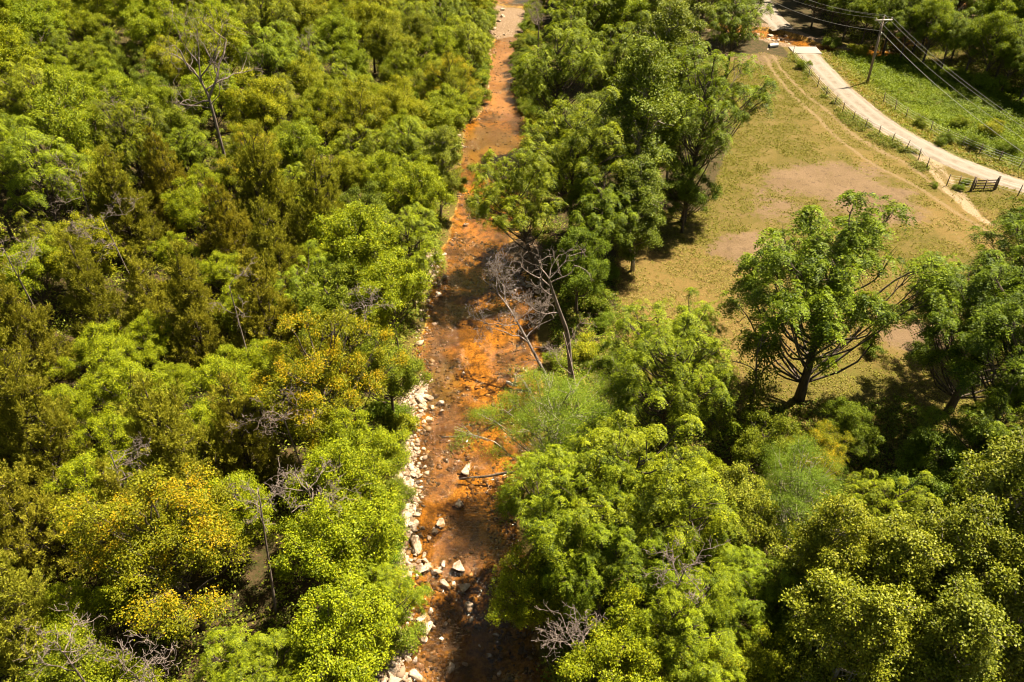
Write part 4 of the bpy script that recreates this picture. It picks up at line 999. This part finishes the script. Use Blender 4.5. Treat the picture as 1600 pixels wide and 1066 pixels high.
# narrow weedy strip along the near fence
FENCE1 = [(1238, 88), (1250, 104), (1263, 120), (1277, 137), (1290, 152), (1303, 165), (1316, 176), (1332, 190), (1351, 201), (1372, 213), (1392, 225), (1415, 237), (1435, 250), (1447, 264)]
fl = smooth_line(px2w(FENCE1), 6); idx = rng.integers(0, len(fl)-1, 7000); t = rng.random(7000)
q = np.array([fl[i]+(fl[i+1]-fl[i])*s for i, s in zip(idx, t)])+rng.normal(size=(7000, 2))*.55
k = (poly_dist(q[:, 0], q[:, 1], ROAD) > 1.8) & (fbm(q[:, 0]*.5, q[:, 1]*.5, 93, 3) > .47); q = q[k]
clumps(q[:, 0], q[:, 1], rng.uniform(.1, .35, len(q)), rng.uniform(.1, .6, len(q)), 'fence_weeds', 'weed', 'tall weeds growing along the near roadside fence', rng.random(len(q))*.7, rng.random(len(q))**2*.9, 'weeds', 10, .13)
# bank plants
n = 9000; yy = 14+rng.random(n)**1.3*105; left = rng.random(n) < .55
xx = np.where(left, xL(yy)-.4-.8*np.interp(yy, YB, WB)-rng.gamma(2, .9, n), xR(yy)+1.0+rng.gamma(2, .9, n))
k = fbm(xx*.4, yy*.4, 95, 3) > .36; xx, yy = xx[k], yy[k]
clumps(xx, yy, rng.uniform(.15, .45, len(xx)), rng.uniform(.1, .6, len(xx)), 'bank_plants', 'weed', 'low green plants covering the creek banks', rng.random(len(xx)), rng.random(len(xx))**3, 'plants', 16, .15)
# rough ground between snags and pasture, bottom pasture
x, y = scatter([(880, 440), (960, 400), (985, 590), (1130, 640), (1420, 620), (1500, 700), (1400, 780), (1150, 720), (1000, 690), (880, 650), (845, 590)], 9000, 4)
k = (x > xR(y)+1); x, y = x[k], y[k]
clumps(x, y, rng.uniform(.1, .4, len(x)), rng.uniform(.08, .4, len(x)), 'rough_grass', 'weed', 'rough weeds and dry stalks at the pasture margins', rng.random(len(x)), (rng.random(len(x)) < .3)*.8, 'weeds', 14, .14)
# forest undergrowth
x, y = scatter([(-60, -20), (760, -20), (750, 130), (700, 220), (690, 400), (640, 600), (600, 800), (560, 1120), (-60, 1120)], 34000, 6)
x3, y3 = scatter([(1290, 60), (1380, 80), (1480, 108), (1600, 150), (1740, 200), (1740, 60), (1560, 20), (1290, 20)], 6000, 17)
x2, y2 = scatter([(850, 640), (1000, 650), (1150, 760), (1700, 760), (1700, 1120), (860, 1120)], 9000, 7)
x = np.concatenate([x, x2, x3]); y = np.concatenate([y, y2, y3]); k = fbm(x*.3, y*.3, 99, 3) > .42; x, y = x[k], y[k]
clumps(x, y, rng.uniform(.4, .9, len(x)), rng.uniform(.3, 1.5, len(x)), 'undergrowth', 'maple', 'leafy undergrowth covering the forest floor', rng.random(len(x)), rng.random(len(x))**4, 'undergrowth', 20, .16)

# ------------------------------------------------------------------ fences, gate, pole, wires
post_mesh = []
for k in range(3):
    a = Acc(); tube(a, [(0, 0, -.3), (.01*k, 0, .5), (.03*(k-1), .02, 1.25)], [.055, .05, .045], 7); post_mesh.append(a.mesh('post', M['post'], True))
def fence(pts, label, seed=0):
    W = [P(a, b) for a, b in pts]; r = random.Random(seed)
    b0 = W[0]; e = empty('wire_fence', (b0[0], b0[1], gz(b0[0], b0[1])), label, 'fence'); z0 = gz(b0[0], b0[1]); tops = []
    for p in W:
        o = link('post', post_mesh[r.randrange(3)], e); g = gz(p[0], p[1])
        o.location = (p[0]-b0[0], p[1]-b0[1], g-z0); o.rotation_euler = (r.uniform(-.07, .07), r.uniform(-.07, .07), r.uniform(0, 6)); tops.append(np.array([p[0]-b0[0], p[1]-b0[1], g-z0]))
    for h in (.35, .65, .92, 1.15):
        a = Acc()
        for p, q in zip(tops[:-1], tops[1:]):
            tube(a, [p+[0, 0, h], (p+q)/2+[0, 0, h-.03], q+[0, 0, h]], .007, 3, False)
        link('wire', a.mesh('wire', M['galvanised']), e)
fence(FENCE1, 'wire fence on dark wooden posts between the pasture and the near side of the road', 1)
fence([(1554, 297), (1589, 308), (1625, 319), (1665, 330), (1710, 343)], 'wire fence running from the wooden gate to the right edge', 2)
fence([(1380, 160), (1398, 172), (1415, 184), (1432, 195), (1453, 207), (1476, 219), (1501, 230), (1529, 242), (1560, 254), (1591, 265), (1625, 276), (1665, 289)], 'wire fence with dark posts on the far side of the road below the woods', 3)
fence([(1479, 290), (1496, 293), (1517, 298)], 'short run of fence posts left of the wooden gate', 4)
g0 = P(1519, 298); g1 = P(1552, 297); e = empty('wooden_gate', (g0[0], g0[1], gz(g0[0], g0[1])), 'low dark wooden rail gate between two posts beside the road', 'gate')
d = g1-g0; L = np.linalg.norm(d[:2]); an = math.atan2(d[1], d[0]); e.rotation_euler = (0, 0, an)
for h in (.25, .52, .8, 1.08):
    a = Acc(); box(a, (L/2, 0, h), L, .05, .11); link('rail', a.mesh('rail', M['post']), e)
for xx in (.05, L/2, L-.05):
    a = Acc(); box(a, (xx, -.055, .66), .12, .05, 1.1); link('upright', a.mesh('upright', M['post']), e)
a = Acc(); a2 = Acc()
tube(a, [(0, 0, -.4), (0, 0, 1.5)], [.11, .10], 8); pm = a.mesh('gate_post', M['post'], True)
for xx in (-.15, L+.15):
    o = link('gate_post', pm, e); o.location = (xx, 0, 0)

# utility pole
pb = P(1355, 131); PH = 11.0
while project((pb[0]-.2, pb[1], PH))[1] < 27: PH -= .05
print('pole', PH)
e = empty('utility_pole', (pb[0], pb[1], gz(pb[0], pb[1])), 'wooden utility pole with one crossarm beside the gravel road', 'utility pole')
lean = np.array([-.25, 0.1, 0])
topv = lean+[0, 0, PH]
a = Acc(); tube(a, [(0, 0, -.5), lean*.5+[0, 0, PH*.5], topv], [.17, .145, .11], 10); link('pole', a.mesh('pole', M['polewood'], True), e)
# wire direction on the ground plan
wA = P(1270, -20, 9.6)-np.array([pb[0], pb[1], 0]); wB = P(1640, 198, 8.6)-np.array([pb[0], pb[1], 0])
wd = unit(np.array([wB[0]-wA[0], wB[1]-wA[1], 0])); ca = np.array([-wd[1], wd[0], 0])
aang = math.atan2(ca[1], ca[0])
a = Acc(); box(a, topv+[0, 0, -.35]+wd*.12, 2.3, .11, .14, aang); link('crossarm', a.mesh('crossarm', simple('grey_timber', (.42, .37, .31), .8)), e)
for s in (-1, 1):
    a = Acc(); tube(a, [topv+ca*s*.75+[0, 0, -.42]+wd*.1, topv+[0, 0, -1.1]+wd*.09], .025, 4); link('brace', a.mesh('brace', M['galvanised']), e)
offs = [-1.05, 0, 1.05]; tips = []
for s in offs:
    a = Acc(); c = topv+ca*s+wd*.12+[0, 0, -.28 if s else .02]
    tube(a, [c, c+[0, 0, .10], c+[0, 0, .12], c+[0, 0, .2], c+[0, 0, .24]], [.03, .03, .065, .06, .03], 8)
    link('insulator', a.mesh('insulator', M['porcelain'], True), e); tips.append(c+[0, 0, .24])
a = Acc(); tube(a, [lean*.85+[.2, 0, PH*.74], lean*.85+[.2, 0, PH*.74+.3]], .09, 8); link('bracket', a.mesh('bracket', M['galvanised']), e)
tips.append(lean*.8+[0, 0, PH*.80])
labs = ['power line on the left end of the pole crossarm', 'power line on the pole top insulator', 'power line on the right end of the pole crossarm', 'thicker lower cable strung on the pole below the crossarm']
base = np.array([pb[0], pb[1], gz(pb[0], pb[1])])
for i, (tp_, lab) in enumerate(zip(tips, labs)):
    s = offs[i] if i < 3 else 0
    a = Acc(); drop = 0 if i < 3 else -2.0
    hA = wA*1.0; A = hA+ca*s; A[2] = tp_[2]+.3
    A = np.array([wA[0]*1.6, wA[1]*1.6, 0])+ca*s+[0, 0, tp_[2]+.2]; B = np.array([wB[0]*1.25, wB[1]*1.25, 0])+ca*s+[0, 0, tp_[2]-.6]
    for p, q, sag in ((A, tp_, .7), (tp_, B, 1.0)):
        t = np.linspace(0, 1, 24)[:, None]; pts = p*(1-t)+q*t; pts[:, 2] -= sag*4*(t*(1-t))[:, 0]
        tube(a, pts, .012 if i < 3 else .02, 5, False)
    o = link('power_line', a.mesh('power_line', M['cable'], True)); o.location = base; tag(o, lab, 'power line', 'lines strung on the utility pole')

# pale sheet at the crossing
a = Acc(); n_ = 9
for k in range(1): tube(a, [(-.7, 0, 0), (.7, .1, 0)], [.3, .3], 14, False)
o = link('culvert_pipe', a.mesh('culvert_pipe', M['whiteslab'], True)); q = P(1208, 74); o.location = (q[0], q[1], gz(q[0], q[1])+.25); o.rotation_euler = (0, 0, .25)
tag(o, 'pale metal culvert pipe lying beside the road crossing', 'pipe')

# ------------------------------------------------------------------ labels for the woods
LM = [((325, 120), 'the tall grey snag'), ((500, 600), 'the orange-tipped bank tree'), ((262, 850), 'the orange speckled tree'),
      ((482, 762), 'the pale bare branches'), ((10, 395), 'the bleached left-edge branches'), ((165, 345), 'the curled bare branches'),
      ((690, 255), 'the slim poolside tree'), ((700, 130), 'the yellowish ford tree'), ((0, 0), 'the upper left corner'), ((0, 1066), 'the lower left corner'),
      ((790, 20), 'the white gravel bar'), ((360, 455), 'the forked white branch'), ((1380, 28), 'the utility pole top'), ((1600, 120), 'the right-edge power lines'),
      ((905, 1010), 'the pale twiggy snag'), ((1142, 805), 'the blue-green tree'), ((1390, 800), 'the deep shade tree'), ((1230, 55), 'the road crossing'),
      ((620, 1040), 'the bottom shore rocks'), ((1560, 830), 'the glinting right-edge tree')]
LOOK = dict(oak='yellow-green tree', oakb='dense bright tree', gold='yellow-tipped tree', walnut='drooping green tree', walnutopen='open-crowned tree', sycamore='large-leaved tree', locust='feathery tree', cedar='olive-brown cedar', maple='grey-green tree', shrub='bush')
ORD = ['nearest', 'second', 'third', 'fourth', 'fifth', 'sixth', 'seventh', 'eighth', 'ninth', 'tenth', 'eleventh', 'twelfth', 'thirteenth', 'fourteenth', 'fifteenth', 'sixteenth', 'seventeenth', 'eighteenth', 'nineteenth', 'twentieth'] + [f'{k}th' for k in range(21, 60)]
PH_ = ['right of', 'up and right of', 'straight above', 'up and left of', 'left of', 'down and left of', 'straight below', 'down and right of']
bins = {}
for t in TREES:
    if t['label']: continue
    px, py = project((t['x'], t['y'], gz(t['x'], t['y'])+t['H']*.62))
    best = min(LM, key=lambda l: math.hypot(l[0][0]-px, l[0][1]-py)); dx = px-best[0][0]; dy = best[0][1]-py
    sec = int(((math.atan2(dy, dx)+pi/8) % (2*pi))//(pi/4))
    bins.setdefault((LOOK[t['kind']], sec, best[1]), []).append((math.hypot(dx, dy), t))
for (lk, sec, lm), L_ in bins.items():
    L_.sort(key=lambda q: q[0])
    for i, (_, t) in enumerate(L_):
        t['o']['label'] = f"{lk} {PH_[sec]} {lm}" if len(L_) == 1 else f"{ORD[i]} {lk} {PH_[sec]} {lm}"
        t['o']['group'] = 'trees of the woods'
print('trees', len(TREES), 'left', nleft)
